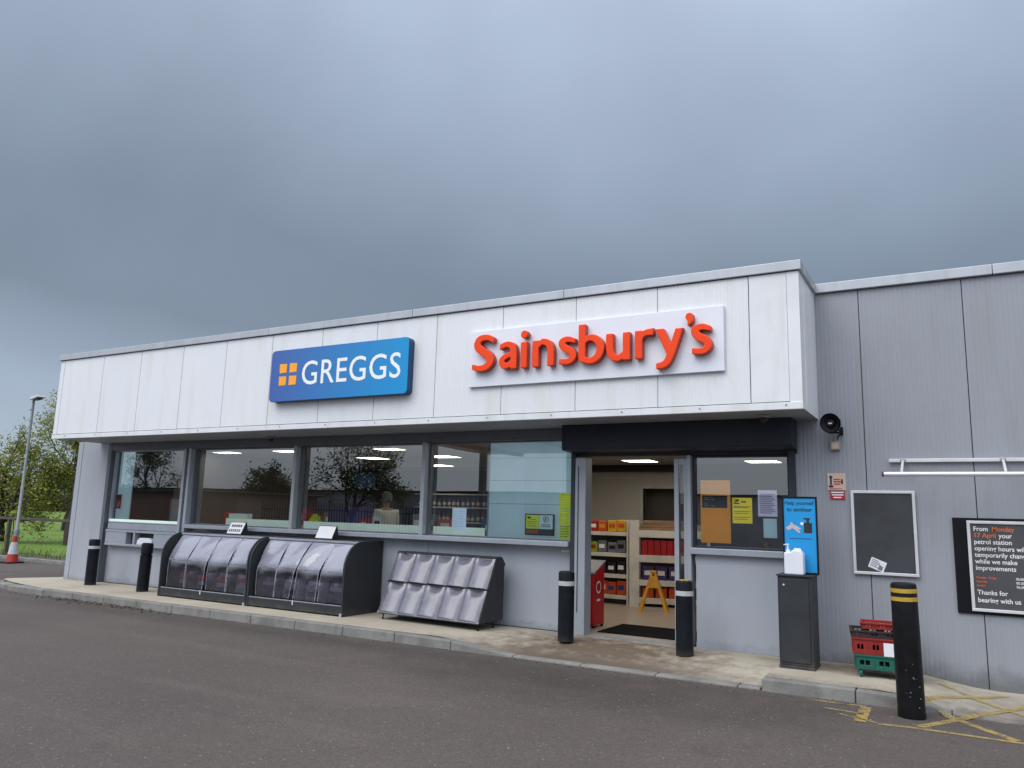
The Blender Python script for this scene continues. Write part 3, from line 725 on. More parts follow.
# interior shell
MB().quad((-16.4, 10.28, .006), (6.4, 10.28, .006), (6.4, 20.3, .006), (-16.4, 20.3, .006)).build('shop_floor', 'floor', shop)
MB().box(-16.4, 6.4, 10.30, 20.3, 2.78, 2.84).build('shop_ceiling', 'int_ceiling', shop)
iw = MB().box(-7.6, -6.2, 17.0, 17.1, 0, 2.78).box(-6.2, -5.35, 17.0, 17.1, 2.3, 2.78).box(-5.35, -5.12, 17.0, 17.1, 0, 2.78)
MB().box(-5.119, .5, 17.0, 17.1, 0, 2.78).build('interior_wall', 'int_dark', shop)  # this stretch coloured dark so the inside looks dim behind the reflection
MB().box(-4.9, -4.2, 15.2, 15.5, 0, 1.9).box(-3.9, -2.0, 16.2, 16.6, 0, 1.55).build('back_fitting', 'int_dark', shop)
for k in range(1, 7): iw.box(-7.6+k*.22, -7.588+k*.22, 16.993, 16.999, 0, 2.78)
iw.build('interior_wall', 'int_wall', shop)
MB().box(-6.28, -6.20, 16.96, 17.12, 0, 2.34).box(-5.35, -5.27, 16.96, 17.12, 0, 2.34).box(-6.2, -5.35, 16.96, 17.12, 2.27, 2.34).build('inner_door_frame', 'shelf_white', shop)
MB().box(-6.4, -5.15, 17.6, 17.7, 0, 2.78).build('inner_room_wall', 'int_wall_dim', shop)
MB().box(-7.75, -7.6, 15.9, 17.1, 0, 2.78).build('partition_wall', 'int_wall', shop)
MB().box(-14.4, -14.28, 10.9, 17.0, 0, 2.78).build('partition_wall', 'int_wall_dim', shop)
MB().box(-16.4, -14.4, 12.5, 12.6, 0, 2.78).build('partition_wall', 'int_wall_dim', shop)
MB().box(-14.28, -7.75, 17.0, 17.1, 0, 2.78).build('interior_wall', 'int_wall_dim', shop)
MB().box(-7.6, .5, 16.6, 16.98, 2.64, 2.779).build('bulkhead', 'int_dark', shop)
MB().box(-1.4, -1.3, 10.3, 17, 0, 2.78).build('partition_wall', 'int_dark', shop)
MB().box(-14.2, -7.8, 15.6, 15.75, 2.1, 2.6).build('bulkhead', 'int_dark', shop)

# ------------------------------------------------------------------ ceiling lights
def light(x, y, sx, sy, lab, grp='lit panels in the shop ceiling'):
    t = empty('ceiling_light', (x, y, 2.76), lab, 'ceiling light', grp)
    MB().box(x-sx, x+sx, y-sy, y+sy, 2.755, 2.779).build('frame', 'shelf_white', t)
    MB().quad((x-sx+.03, y-sy+.03, 2.752), (x+sx-.03, y-sy+.03, 2.752), (x+sx-.03, y+sy-.03, 2.752), (x-sx+.03, y+sy-.03, 2.752)).build('diffuser', 'lamp', t)
light(-5.62, 15.2, .33, .3, 'warm lit ceiling panel seen through the open doorway')
light(-3.26, 15.68, .33, .3, 'warm lit ceiling panel seen through the small window right of the door')
light(-9.30, 11.65, .3, .2, 'lit ceiling panel at the top right of the third shop window, nearest the glass')
light(-11.3, 13.6, .3, .3, 'lit ceiling panel in the third shop window, the lower one left of the man')
light(-9.32, 13.45, .33, .3, 'upper of two lit ceiling panels in the left half of the fourth window')
light(-11.2, 16.0, .33, .3, 'lower of two lit ceiling panels in the left half of the fourth window')
light(-13.75, 11.65, .3, .2, 'lit ceiling panel at the top left of the second shop window')
light(-11.95, 11.65, .3, .2, 'lit ceiling panel beside the right mullion of the second shop window')

for i, (x, y) in enumerate(((-6.2, 11.6), (-4.6, 11.6), (-6.4, 13.3), (-4.6, 13.3), (-2.8, 12.4), (-3.2, 14.0))):  # extra panels out of view, added to brighten the shop inside
    light(x, y, .45, .3, 'added unseen lit ceiling panel brightening the inside of the shop', 'added unseen ceiling panels that brighten the shop')
# ------------------------------------------------------------------ fascia signs
sg = empty('shop_sign', (-8.25, FY, 3.72), 'blue rounded rectangular sign with white lettering and four amber squares on the white fascia', 'sign')
def rrect(x0, x1, z0, z1, rr, n=6):
    p = []
    for cx, cz, a0 in ((x1-rr, z1-rr, 0), (x0+rr, z1-rr, 90), (x0+rr, z0+rr, 180), (x1-rr, z0+rr, 270)):
        for i in range(n+1):
            a = R(a0+90*i/n); p.append((cx+rr*math.cos(a), cz+rr*math.sin(a)))
    return p
BX0, BX1, BZ0, BZ1 = -9.655, -6.855, 3.292, 4.138
MB().prism(rrect(BX0, BX1, BZ0, BZ1, .07), lambda p: (p[0], 8.925, p[1]), lambda p: (p[0], 9.047, p[1])).build('sign_box', 'blue_side', sg)
MB().prism(rrect(BX0+.004, BX1-.004, BZ0+.004, BZ1-.004, .066), lambda p: (p[0], 8.917, p[1]), lambda p: (p[0], 8.924, p[1])).build('sign_face', 'blue_face', sg)
t = MB(); text_to(t, 'GREGGS', -8.955, 8.9145, 3.535, w=1.965, h=.385, size=.5, offset=.002, spacing=1.05); t.build('lettering', 'white_text', sg)
for i in range(2):
    for j in range(2):
        x0 = -9.455+i*.22; z0 = 3.55+j*.205
        MB().quad(*[(a, 8.914, b_) for a, b_ in ((x0+.004, z0), (x0+.158, z0+.006), (x0+.162, z0+.148), (x0, z0+.153))]).build('emblem_square', 'amber', sg)

sg = empty('shop_sign', (-4.05, FY, 3.74), 'white rectangular sign panel with large raised orange lettering on the white fascia', 'sign')
k = .9945
MB().box(-5.85, -2.285, 9.0, 9.046, 3.335, 4.125).build('sign_panel', 'sign_white', sg, bevel=.004)
# raised letters: strokes -> distance field -> outline -> bevelled solid
def catmull(pts, n=10):
    if len(pts) == 2: return [tuple(pts[0][i]+(pts[1][i]-pts[0][i])*t/n for i in range(2)) for t in range(n+1)]
    P = [pts[0]]+list(pts)+[pts[-1]]; out = []
    for i in range(1, len(P)-2):
        a, b_, c, d = P[i-1:i+3]
        for s in range(n):
            t = s/n
            out.append(tuple(.5*((2*b_[j])+(-a[j]+c[j])*t+(2*a[j]-5*b_[j]+4*c[j]-d[j])*t*t+(-a[j]+3*b_[j]-3*c[j]+d[j])*t**3) for j in range(2)))
    out.append(tuple(pts[-1])); return out
def outlines(strokes, cuts, res=.0065):
    """strokes: list of (points, radii list); returns closed contours"""
    import numpy as np
    segs = []
    for pts, rr in strokes:
        c = catmull(pts) ; m = len(c)
        for i in range(m-1):
            def rad(t):
                t = t*(len(rr)-1); a = min(int(t), len(rr)-2); return rr[a]+(rr[a+1]-rr[a])*(t-a)
            segs.append((c[i], c[i+1], rad(i/(m-1)), rad((i+1)/(m-1))))
    X = [p for s in segs for p in (s[0][0], s[1][0])]; Z = [p for s in segs for p in (s[0][1], s[1][1])]
    x0, x1, z0, z1 = min(X)-.09, max(X)+.09, min(Z)-.09, max(Z)+.09
    nx, nz = int((x1-x0)/res)+1, int((z1-z0)/res)+1
    gx_, gz_ = np.meshgrid(x0+np.arange(nx)*res, z0+np.arange(nz)*res, indexing='ij')
    D = np.full((nx, nz), 9.0)
    for (a, b_, ra, rb) in segs:
        dx, dz = b_[0]-a[0], b_[1]-a[1]; l2 = dx*dx+dz*dz+1e-12
        t = np.clip(((gx_-a[0])*dx+(gz_-a[1])*dz)/l2, 0, 1)
        D = np.minimum(D, np.hypot(gx_-a[0]-t*dx, gz_-a[1]-t*dz)-1.06*(ra+(rb-ra)*t))
    for (px, pz, nx_, nz_) in cuts:      # half-plane cuts: keep where (p-c).n <= 0 near the end
        loc = np.hypot(gx_-px, gz_-pz) < .085
        D = np.where(loc, np.maximum(D, (gx_-px)*nx_+(gz_-pz)*nz_), D)
    nxt = {}
    def ip(i0, j0, i1, j1):
        a, b_ = D[i0, j0], D[i1, j1]; t = a/(a-b_)
        return (x0+(i0+(i1-i0)*t)*res, z0+(j0+(j1-j0)*t)*res)
    for i in range(nx-1):
        for j in range(nz-1):
            c = [D[i, j] < 0, D[i+1, j] < 0, D[i+1, j+1] < 0, D[i, j+1] < 0]
            if all(c) or not any(c): continue
            cr_ = [(i, j), (i+1, j), (i+1, j+1), (i, j+1)]
            ent = []; ext = []
            for e in range(4):
                a, b_ = c[e], c[(e+1) % 4]
                if a != b_:
                    key = tuple(sorted((cr_[e], cr_[(e+1) % 4])))
                    p = ip(*key[0], *key[1])
                    (ext if a else ent).append((key, p))
            for (k0, p0), (k1, p1) in zip(ext, ent): nxt[k0] = (k1, p0)
    loops = []
    while nxt:
        k0 = next(iter(nxt)); k = k0; loop = []
        while k in nxt:
            k2, p = nxt.pop(k); loop.append(p); k = k2
        if len(loop) > 8:
            for _ in range(2):
                n = len(loop); loop = [tuple((loop[i-1][q]+2*loop[i][q]+loop[(i+1) % n][q])/4 for q in range(2)) for i in range(n)]
            loops.append(loop[::2] if len(loop) > 40 else loop)
    return loops
def solid_letters(glyphs, y_front, depth, bev):
    cu = bpy.data.curves.new('lettering', 'CURVE'); cu.dimensions = '2D'; cu.fill_mode = 'BOTH'
    cu.offset = -bev; cu.extrude = depth/2-bev; cu.bevel_depth = bev; cu.bevel_resolution = 2
    for strokes, cuts in glyphs:
        for lp in outlines(strokes, cuts):
            s = cu.splines.new('POLY'); s.points.add(len(lp)-1); s.use_cyclic_u = True
            for p, q in zip(s.points, lp): p.co = (-5.75+(q[0]+5.75)*.990, q[1], 0, 1)
    o = bpy.data.objects.new('lettering', cu); COL.objects.link(o); bpy.context.view_layer.update()
    me = bpy.data.meshes.new_from_object(o)
    vs = [(v.co.x, y_front+depth/2-v.co.z, v.co.y) for v in me.vertices]; fs = [tuple(p.vertices) for p in me.polygons]
    bpy.data.objects.remove(o); return MB().add(vs, fs)
w_ = .047
G = [
 ([([(-5.41, 3.955), (-5.50, 4.000), (-5.626, 3.985), (-5.665, 3.895), (-5.585, 3.814), (-5.479, 3.742), (-5.448, 3.661), (-5.520, 3.587), (-5.63, 3.572), (-5.735, 3.60)], [.034, .040, .048, .055, .055, .055, .048, .040, .036])], [(-5.395, 3.95, 1, -.1), (-5.745, 3.6, -1, .1)]),
 ([([(-5.29, 3.845), (-5.19, 3.876), (-5.105, 3.845), (-5.078, 3.753), (-5.078, 3.555)], [.034, .038, .046, w_, w_]), ([(-5.085, 3.735), (-5.19, 3.715), (-5.262, 3.66), (-5.235, 3.588), (-5.16, 3.590), (-5.085, 3.645)], [.032, .038, .042, .040, .034])], [(-5.078, 3.532, 0, -1), (-5.302, 3.84, -1, 0)]),
 ([([(-4.918, 3.88), (-4.918, 3.55)], [w_, w_])], [(-4.918, 3.532, 0, -1), (-4.918, 3.888, 0, 1)]),
 ([([(-4.917, 3.992), (-4.917, 3.99)], [.052, .052])], []),
 ([([(-4.741, 3.875), (-4.741, 3.55)], [w_, w_]), ([(-4.735, 3.79), (-4.65, 3.865), (-4.553, 3.835), (-4.515, 3.743), (-4.515, 3.55)], [.030, .040, .046, w_, w_])], [(-4.741, 3.532, 0, -1), (-4.741, 3.890, 0, 1), (-4.515, 3.532, 0, -1)]),
 ([([(-4.165, 3.838), (-4.27, 3.868), (-4.352, 3.832), (-4.315, 3.761), (-4.216, 3.702), (-4.188, 3.632), (-4.255, 3.573), (-4.385, 3.580)], [.030, .038, .044, .048, .048, .044, .038, .034])], [(-4.155, 3.84, 1, 0), (-4.39, 3.585, -1, 0)]),
 ([([(-4.06, 4.06), (-4.06, 3.595)], [w_, w_]), ([(-4.058, 3.79), (-3.975, 3.857), (-3.868, 3.838), (-3.803, 3.740), (-3.822, 3.635), (-3.90, 3.568), (-3.99, 3.566), (-4.06, 3.592)], [.028, .038, .046, .052, .048, .042, .038, .036])], [(-4.06, 4.045, 0, 1)]),
 ([([(-3.675, 3.90), (-3.671, 3.678), (-3.628, 3.588), (-3.545, 3.570), (-3.455, 3.64)], [w_, w_, .046, .040, .028]), ([(-3.447, 3.90), (-3.447, 3.55)], [w_, w_])], [(-3.675, 3.888, 0, 1), (-3.447, 3.888, 0, 1), (-3.447, 3.532, 0, -1)]),
 ([([(-3.286, 3.885), (-3.286, 3.55)], [w_, w_]), ([(-3.283, 3.76), (-3.215, 3.848), (-3.095, 3.862)], [.030, .036, .044])], [(-3.286, 3.532, 0, -1), (-3.286, 3.890, 0, 1), (-3.088, 3.86, 1, -.1)]),
 ([([(-3.02, 3.90), (-2.880, 3.58)], [.048, .044]), ([(-2.755, 3.90), (-2.870, 3.575), (-2.945, 3.452), (-3.055, 3.426)], [.044, .046, .042, .034])], [(-3.012, 3.888, 0, 1), (-2.755, 3.876, 0, 1), (-3.062, 3.42, -1, 0)]),
 ([([(-2.640, 4.005), (-2.628, 3.955), (-2.652, 3.90)], [.046, .034, .010])], []),
 ([([(-2.39, 3.835), (-2.487, 3.865), (-2.572, 3.832), (-2.538, 3.757), (-2.440, 3.697), (-2.413, 3.628), (-2.482, 3.570), (-2.605, 3.578)], [.030, .038, .044, .048, .048, .044, .038, .034])], [(-2.378, 3.838, 1, 0), (-2.612, 3.58, -1, 0)]),
]
lt = solid_letters(G, 8.90, .095, .012).build('lettering', 'orange_red', sg, fix=False)
lt.data.materials.append(M['orange_side'])
for p in lt.data.polygons:
    if abs(p.normal.y) < .35: p.material_index = 1

# ------------------------------------------------------------------ small things fixed to the soffit and wall
def dome(x, y, z, lab):
    t = empty('dome_camera', (x, y, z), lab, 'security camera', 'dark dome cameras under the soffit')
    MB().lathe([(.07, 0), (.075, -.02), (.07, -.035)], (x, y, z-.002), 20).build('mount', 'grey_wallbox', t, smooth=True)
    MB().lathe([(.058, -.036), (.056, -.06), (.042, -.085), (.02, -.098), (.001, -.10)], (x, y, z-.002), 20).build('dome', 'shade_glass', t, smooth=True)
dome(-10.6, 9.9, 2.857, 'small dark dome camera under the soffit below the blue sign')
dome(-1.95, 9.45, 2.857, 'small dark dome camera under the soffit above the door shutter box')

hs = empty('horn_speaker', (-1.26, 10.15, 2.80), 'round black horn speaker bracketed to the grey wall beside the fascia', 'speaker')
T = Matrix.Translation((-1.25, 9.98, 2.80)) @ Euler((R(12), 0, R(-10))).to_matrix().to_4x4()
MB().lathe([(.118, -.10), (.122, -.092), (.112, -.085), (.07, -.02), (.035, .02), (.03, .03)], (0, 0, 0), 28, 'y', T, cap=False).build('horn', 'black', hs, smooth=True)
MB().lathe([(.104, -.087), (.066, -.02), (.03, .01)], (0, -.004, 0), 28, 'y', T, cap=False).build('horn_throat', 'anthracite', hs, smooth=True)
MB().lathe([(.034, -.095), (.04, -.08), (.034, -.02)], (0, 0, 0), 20, 'y', T).build('horn_centre', 'anthracite', hs, smooth=True)
MB().box(-.022, .022, -.0985, -.096, -.008, .008, T).build('badge', 'white_text', hs)
MB().lathe([(.06, .02), (.065, .03), (.062, .11), (.05, .125)], (0, 0, 0), 20, 'y', T).build('driver', 'black', hs, smooth=True)
MB().box(-1.19, -1.15, 9.98, 10.15, 2.70, 2.715).box(-1.29, -1.15, 9.96, 9.98, 2.665, 2.685).box(-1.185, -1.155, 10.135, 10.149, 2.66, 2.76).build('bracket', 'black', hs, bevel=.003)
MB().tube([(-1.19, 10.06, 2.72), (-1.185, 10.10, 2.67), (-1.21, 10.12, 2.64), (-1.235, 10.125, 2.60)], .007, 6).build('cable', 'black', hs)
jb = empty('junction_box', (-1.245, 10.15, 2.53), 'small beige square junction box on the grey wall under the horn speaker', 'junction box')
MB().box(-1.30, -1.195, 10.09, 10.149, 2.48, 2.585).build('housing', 'grey_wallbox', jb, bevel=.006)
MB().lathe([(.018, 0), (.018, .02), (.011, .022), (.011, .035)], (-1.245, 10.12, 2.587), 12).build('cable_gland', 'grey_wallbox', jb)
MB().box(-1.285, -1.21, 10.086, 10.0895, 2.495, 2.57).build('lid', 'beige_sign', jb)

s = empty('wall_sign', (-1.25, 10.14, 2.1), 'square beige warning sign with dark symbols screwed to the grey wall', 'sign')
MB().box(-1.355, -1.15, 10.138, 10.149, 1.997, 2.20).build('plate', 'beige_sign', s, bevel=.003)
m = MB(); m.box(-1.325, -1.305, 10.135, 10.1372, 2.06, 2.14).lathe([(.018, 0), (.018, .002)], (-1.315, 10.1355, 2.155), 12, 'y').box(-1.34, -1.29, 10.135, 10.1372, 2.03, 2.055)
m.box(-1.20, -1.18, 10.135, 10.1372, 2.07, 2.13)
m.build('symbol', 'ink', s)
m = MB()
for kk in range(3): m.box(-1.285, -1.215+.02*(kk % 2), 10.135, 10.1372, 2.12-kk*.028, 2.134-kk*.028)
m.box(-1.33, -1.19, 10.135, 10.1372, 2.012, 2.019)
m.build('printed_text', 'red_sign', s)
s = empty('wall_sign', (-1.25, 10.14, 1.93), 'small red sign with white text directly under the square beige sign', 'sign')
MB().box(-1.33, -1.165, 10.139, 10.149, 1.885, 1.99).build('plate', 'red_sign', s, bevel=.002)
m = MB()
for kk, (a, b_) in enumerate(((.012, .153), (.02, .148), (.035, .125))): m.box(-1.33+a, -1.33+b_, 10.1362, 10.1385, 1.965-kk*.03, 1.978-kk*.03)
m.build('printed_text', 'white_text', s)

nb = empty('notice_board', (-.75, 10.14, 1.02), 'empty dark notice board in a thin silver frame on the grey wall', 'notice board')
x0, x1, z0, z1 = -1.10, -.418, 1.03, 1.995
MB().box(x0, x1, 10.10, 10.128, z0, z0+.032).box(x0, x1, 10.10, 10.128, z1-.032, z1).box(x0, x0+.032, 10.1005, 10.1275, z0+.032, z1-.032).box(x1-.032, x1, 10.1005, 10.1275, z0+.032, z1-.032).build('frame', 'silver', nb, bevel=.004)
MB().box(x0+.032, x1-.032, 10.114, 10.14, z0+.032, z1-.032).build('panel', 'notice_black', nb)
T = Matrix.Translation((-.845, 10.112, 1.145)) @ Euler((0, R(22), 0)).to_matrix().to_4x4()
tg = MB().box(-.085, .085, -.001, .0012, -.06, .06, T).build('sticker', 'paper', None)
tag(tg, 'white sticker stuck at a tilt on the empty dark notice board', 'sticker')
m = MB()
for kk in range(5): m.box(-.07, .0+.06*((kk*7) % 3)/3, -.0026, -.0015, .035-kk*.018, .043-kk*.018, T)
m.box(.02, .065, -.0026, -.0015, -.05, .0, T); m.build('printed_text', 'grey_ink', tg)

rk = empty('wall_rail', (.9, 10.15, 2.2), 'long horizontal silver double rail on brackets along the grey wall', 'rail')
MB().tube([(-.70, 9.72, 2.165), (3.4, 9.72, 2.165)], .026, 12).build('front_rail', 'silver', rk, smooth=True)
MB().box(-.67, 3.4, 10.10, 10.135, 2.325, 2.365).build('back_rail', 'silver', rk, bevel=.004)
for xb in (-.52, .465, 1.45, 2.4):
    MB().prism([(10.10, 2.325), (10.10, 2.35), (9.95, 2.30), (9.72, 2.20), (9.72, 2.17), (9.95, 2.26)], lambda p: (xb-.012, p[0], p[1]), lambda p: (xb+.012, p[0], p[1])).build('bracket', 'silver', rk)
    MB().box(xb-.03, xb+.03, 10.094, 10.0995, 2.33, 2.36).build('fixing', 'steel', rk)
MB().lathe([(.028, 0), (.028, .02)], (-.72, 9.72, 2.165), 12, 'x').build('end_cap', 'anthracite', rk)

bs = empty('poster_board', (.45, 10.15, .68), 'black wall board holding a silver framed grey poster about opening hours', 'sign')
MB().box(-.062, 1.05, 10.125, 10.149, .672, 1.705).build('backing_board', 'board_black', bs, bevel=.003)
px0, px1, pz0, pz1 = .075, .865, .705, 1.675
MB().box(px0, px1, 10.095, 10.122, pz0, pz0+.032).box(px0, px1, 10.095, 10.122, pz1-.032, pz1).box(px0, px0+.032, 10.0955, 10.1215, pz0+.032, pz1-.032).box(px1-.032, px1, 10.0955, 10.1215, pz0+.032, pz1-.032).build('frame', 'silver', bs, bevel=.004)
MB().box(px0+.03, px1-.03, 10.110, 10.1235, pz0+.03, pz1-.03).build('poster', 'poster_grey', bs)
TY = 10.1085
def fit(dest, body, X, Z, h, **kw):
    mb = MB()
    vs, fs = text_geo(body, size=h/.72, offset=.0010*h/.058, **kw); mb.add([(X+v.x*.80, TY, Z+v.y*.86) for v in vs], fs); mb.build('text_line', dest[0], dest[1], fix=False)
wt = ('poster_white', bs); ot = ('poster_orange', bs)
LH = .058
fit(wt, 'From', .135, 1.565, LH); fit(ot, 'Monday', .135+.175, 1.565, LH)
fit(ot, '17 April', .135, 1.495, LH); fit(wt, 'your', .135+.235, 1.495, LH)
for i, tx in enumerate(('petrol station', 'opening hours will', 'temporarily change', 'while we make', 'improvements')): fit(wt, tx, .135, 1.425-i*.07, LH)
for i, (a, b_) in enumerate((('Monday - Friday', '06:00-22:00'), ('Saturday', '05:30-22:00'), ('Sunday', '06:30-22:00'))):
    fit(ot, a, .135, 1.055-i*.042, .026); fit(wt, b_, .50, 1.055-i*.042, .030)
fit(wt, 'Thanks for', .135, .885, LH); fit(wt, 'bearing with us', .135, .805, LH)

# ------------------------------------------------------------------ bollards
def bollard_proto(name, h, rad, label, band=True, ring=False):
    t = empty(name, (0, 0, 0), label, 'bollard')
    prof = [(rad*1.0, 0), (rad, h-.22)]
    if ring: prof += [(rad, h-.235), (rad*.86, h-.225), (rad*.86, h-.20), (rad, h-.19)]
    prof += [(rad, h-.03), (rad*.93, h-.008), (rad*.8, h), (0.001, h)]
    MB().lathe(prof, (0, 0, 0), 28).build('post', 'bollard', t, smooth=True, local=True)
    if band:
        MB().lathe([(rad*.99, h-.185), (rad*1.025, h-.183), (rad*1.025, h-.128), (rad*.99, h-.126)], (0, 0, 0), 28).build('band', 'white_band', t, smooth=True, local=True)
    return t
GB = 'black bollards along the shop front'
b1 = bollard_proto('bollard', .885, .105, 'black bollard with white band in front of the far left wing wall')
b1.location = (-15.03, 9.68, 0); b1['group'] = GB
for (x, y, lab, rx) in ((-4.54, 9.53, 'black bollard with white band left of the open doorway', 0), (-2.97, 9.58, 'black bollard with white band and torn pale top right of the doorway', .5)):
    c = copy_tree(b1); c.location = (x, y, 0 if x < -4 else pav_z(x, y)); c['label'] = lab; c.rotation_euler.z = rx
MB().lathe([(.085, .884), (.1, .879), (.06, .889), (.001, .890)], (0, 0, 0), 9).build('torn_cap', 'yellow_band', c, local=True)['label'] = 'pale yellow scraps of torn film on the top'
b2 = bollard_proto('bollard', .885, .105, 'black bollard with a grooved neck and no band beside the pay hatch', band=False, ring=True)
b2.location = (-13.3, 9.6, 0); b2['group'] = GB; b2.rotation_euler = (R(-.5), R(1.2), 0)
yb = empty('bollard', (-.472, 8.34, ROAD), 'tall thick scuffed black bollard with two yellow bands standing in the road', 'bollard')
yb.rotation_euler = (R(1.0), R(-.6), 0)
MB().lathe([(.117, 0), (.119, .02), (.117, .06), (.115, .6), (.112, 1.165), (.106, 1.185), (.095, 1.192), (.001, 1.194)], (0, 0, 0), 32).build('sleeve', 'bollard_old', yb, smooth=True, local=True)
for z in (1.03, 1.105): MB().lathe([(.111, z), (.1148, z+.002), (.1145, z+.038), (.110, z+.040)], (0, 0, 0), 32).build('band', 'yellow_band', yb, smooth=True, local=True)
m = MB()
for i in range(14):
    a = R(rnd.uniform(190, 330)); z = rnd.choice((rnd.gauss(.33, .06), rnd.uniform(.1, .5))); rr = .1176-.004*z/1.2+.0006; s = rnd.uniform(.002, .008)
    c_, s_ = math.cos(a), math.sin(a); tx, ty = -s_, c_
    m.add([(rr*c_-tx*s, rr*s_-ty*s, z-s*.6), (rr*c_+tx*s, rr*s_+ty*s, z-s*.9), (rr*c_+tx*s*.7, rr*s_+ty*s*.7, z+s), (rr*c_-tx*s*.8, rr*s_-ty*s*.8, z+s*.8)], [(0, 1, 2, 3)])
m.build('scuff_marks', 'grey_ink', yb, local=True)

# ------------------------------------------------------------------ curved log bins
def log_bin(x0, x1, label, torn):
    w = x1-x0; t = empty('display_bin', (x0, 9.33, 0), label, 'display bin', 'grey curved display bins under the windows')
    y0, yb_, h = 0.0, .90, 1.12
    arc = [(0, 0.0), (0, .70)]+[(.42-.42*math.cos(R(a)), .70+.42*math.sin(R(a))) for a in range(10, 91, 10)]+[(yb_, h), (yb_, 0)]
    for xs_, in ((0,), (w-.035,)):
        MB().prism(arc, lambda p: (xs_, p[0], p[1]), lambda p: (xs_+.035, p[0], p[1])).build('side_panel', 'anthracite', t, bevel=.005, local=True)
    a, b_ = .036, w-.036
    MB().box(a, b_, .38, yb_-.002, h-.03, h-.004).build('top_board', 'anthracite', t, bevel=.004, local=True)
    MB().box(a, b_, .36, .378, h-.045, h-.012).build('top_edge', 'sill', t, bevel=.003, local=True)
    MB().box(a, b_, yb_-.03, yb_-.004, .05, h-.032).box(a, b_, .04, yb_-.032, .05, .10).build('inner_shell', 'bin_inner', t, local=True)
    MB().box(a, b_, .008, .035, .02, .15).build('front_board', 'anthracite', t, bevel=.004, local=True)
    MB().box(a, b_, .022, .034, .152, .164).build('front_lip', 'sill', t, local=True)
    MB().box(w*.5-.012, w*.5+.012, .0, .007, .10, .17).build('latch', 'silver', t, bevel=.003, local=True)
    MB().box(w-.05, w-.006, -.012, .0, .0, .05).build('corner_foot', 'sill', t, bevel=.002, local=True)
    MB().quad((a, .16, .585), (b_, .16, .585), (b_, yb_-.04, .72), (a, yb_-.04, .72)).build('shelf', 'bin_inner', t, local=True)
    # film strips: sloped from the top edge to a fold, then hanging down
    n = 4; edges = [a+.02+(b_-a-.04)*i/n for i in range(n+1)]
    for i in range(n):
        xa, xb = edges[i]+.004, edges[i+1]-.004
        sk = torn.get(i, (0, 0))
        nx, nz = 8, 18; m = MB(); k0 = 0
        prof = [(.385, h-.05), (.345, h-.10), (.295, h-.17), (.245, h-.245), (.195, h-.325), (.15, h-.405), (.112, h-.475), (.098, h-.56), (.092, h-.66), (.088, h-.77), (.085, h-.88), (.083, h-.945)]
        rs = random.Random(i*7+int(-x0*10))
        ph = rs.random()*6; amp = rs.uniform(.008, .02)
        for j, (py, pz) in enumerate(prof):
            tt = j/(len(prof)-1)
            L0 = xa+sk[0]*tt; R0 = xb+sk[1]*tt
            for q_ in range(nx+1):
                s_ = q_/nx; x = L0+(R0-L0)*s_
                bulge = amp*math.sin(ph+s_*5+tt*7)*math.sin(math.pi*min(1, tt*1.4))
                curl = .02*max(0, tt-.7)*math.sin(s_*9+ph)*3
                m.v.append(Vector((x, py-bulge*.8-.004+curl*.3, pz+bulge*.6)))
        for j in range(len(prof)-1):
            for q_ in range(nx): A = j*(nx+1)+q_; m.f.append((A, A+nx+1, A+nx+2, A+1))
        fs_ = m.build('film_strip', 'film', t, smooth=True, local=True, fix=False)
        # welded seams: along the fold and down the edges
        sm = MB()
        jj = 6
        for j_, wd in ((6, .012),):
            for q_ in range(nx):
                A = m.v[j_*(nx+1)+q_]+Vector((0, -.003, 0)); B = m.v[j_*(nx+1)+q_+1]+Vector((0, -.003, 0))
                sm.quad(A+Vector((0, 0, -wd)), B+Vector((0, 0, -wd)), B+Vector((0, 0, wd)), A+Vector((0, 0, wd)))
        for q_, dx in ((0, .016), (nx, -.016)):
            for j in range(len(prof)-1):
                A = m.v[j*(nx+1)+q_]+Vector((0, -.003, .001)); B = m.v[(j+1)*(nx+1)+q_]+Vector((0, -.003, .001))
                sm.quad(*((A, B, B+Vector((dx, 0, 0)), A+Vector((dx, 0, 0))) if dx > 0 else (A+Vector((dx, 0, 0)), B+Vector((dx, 0, 0)), B, A)))
        sm.build('seam', 'film_seam', fs_, local=True, fix=False)
    return t
log_bin(-12.50, -10.275, 'left one of two joined grey curved bins, its clear film showing red printed sacks', {1: (0, -.04), 2: (.03, 0), 0: (.06, 0), 3: (0, -.05)})
log_bin(-10.255, -8.185, 'right one of two joined grey curved bins, dark gap in its film front', {0: (.05, .0), 1: (-.02, -.16), 2: (-.08, -.09), 3: (-.05, 0)})
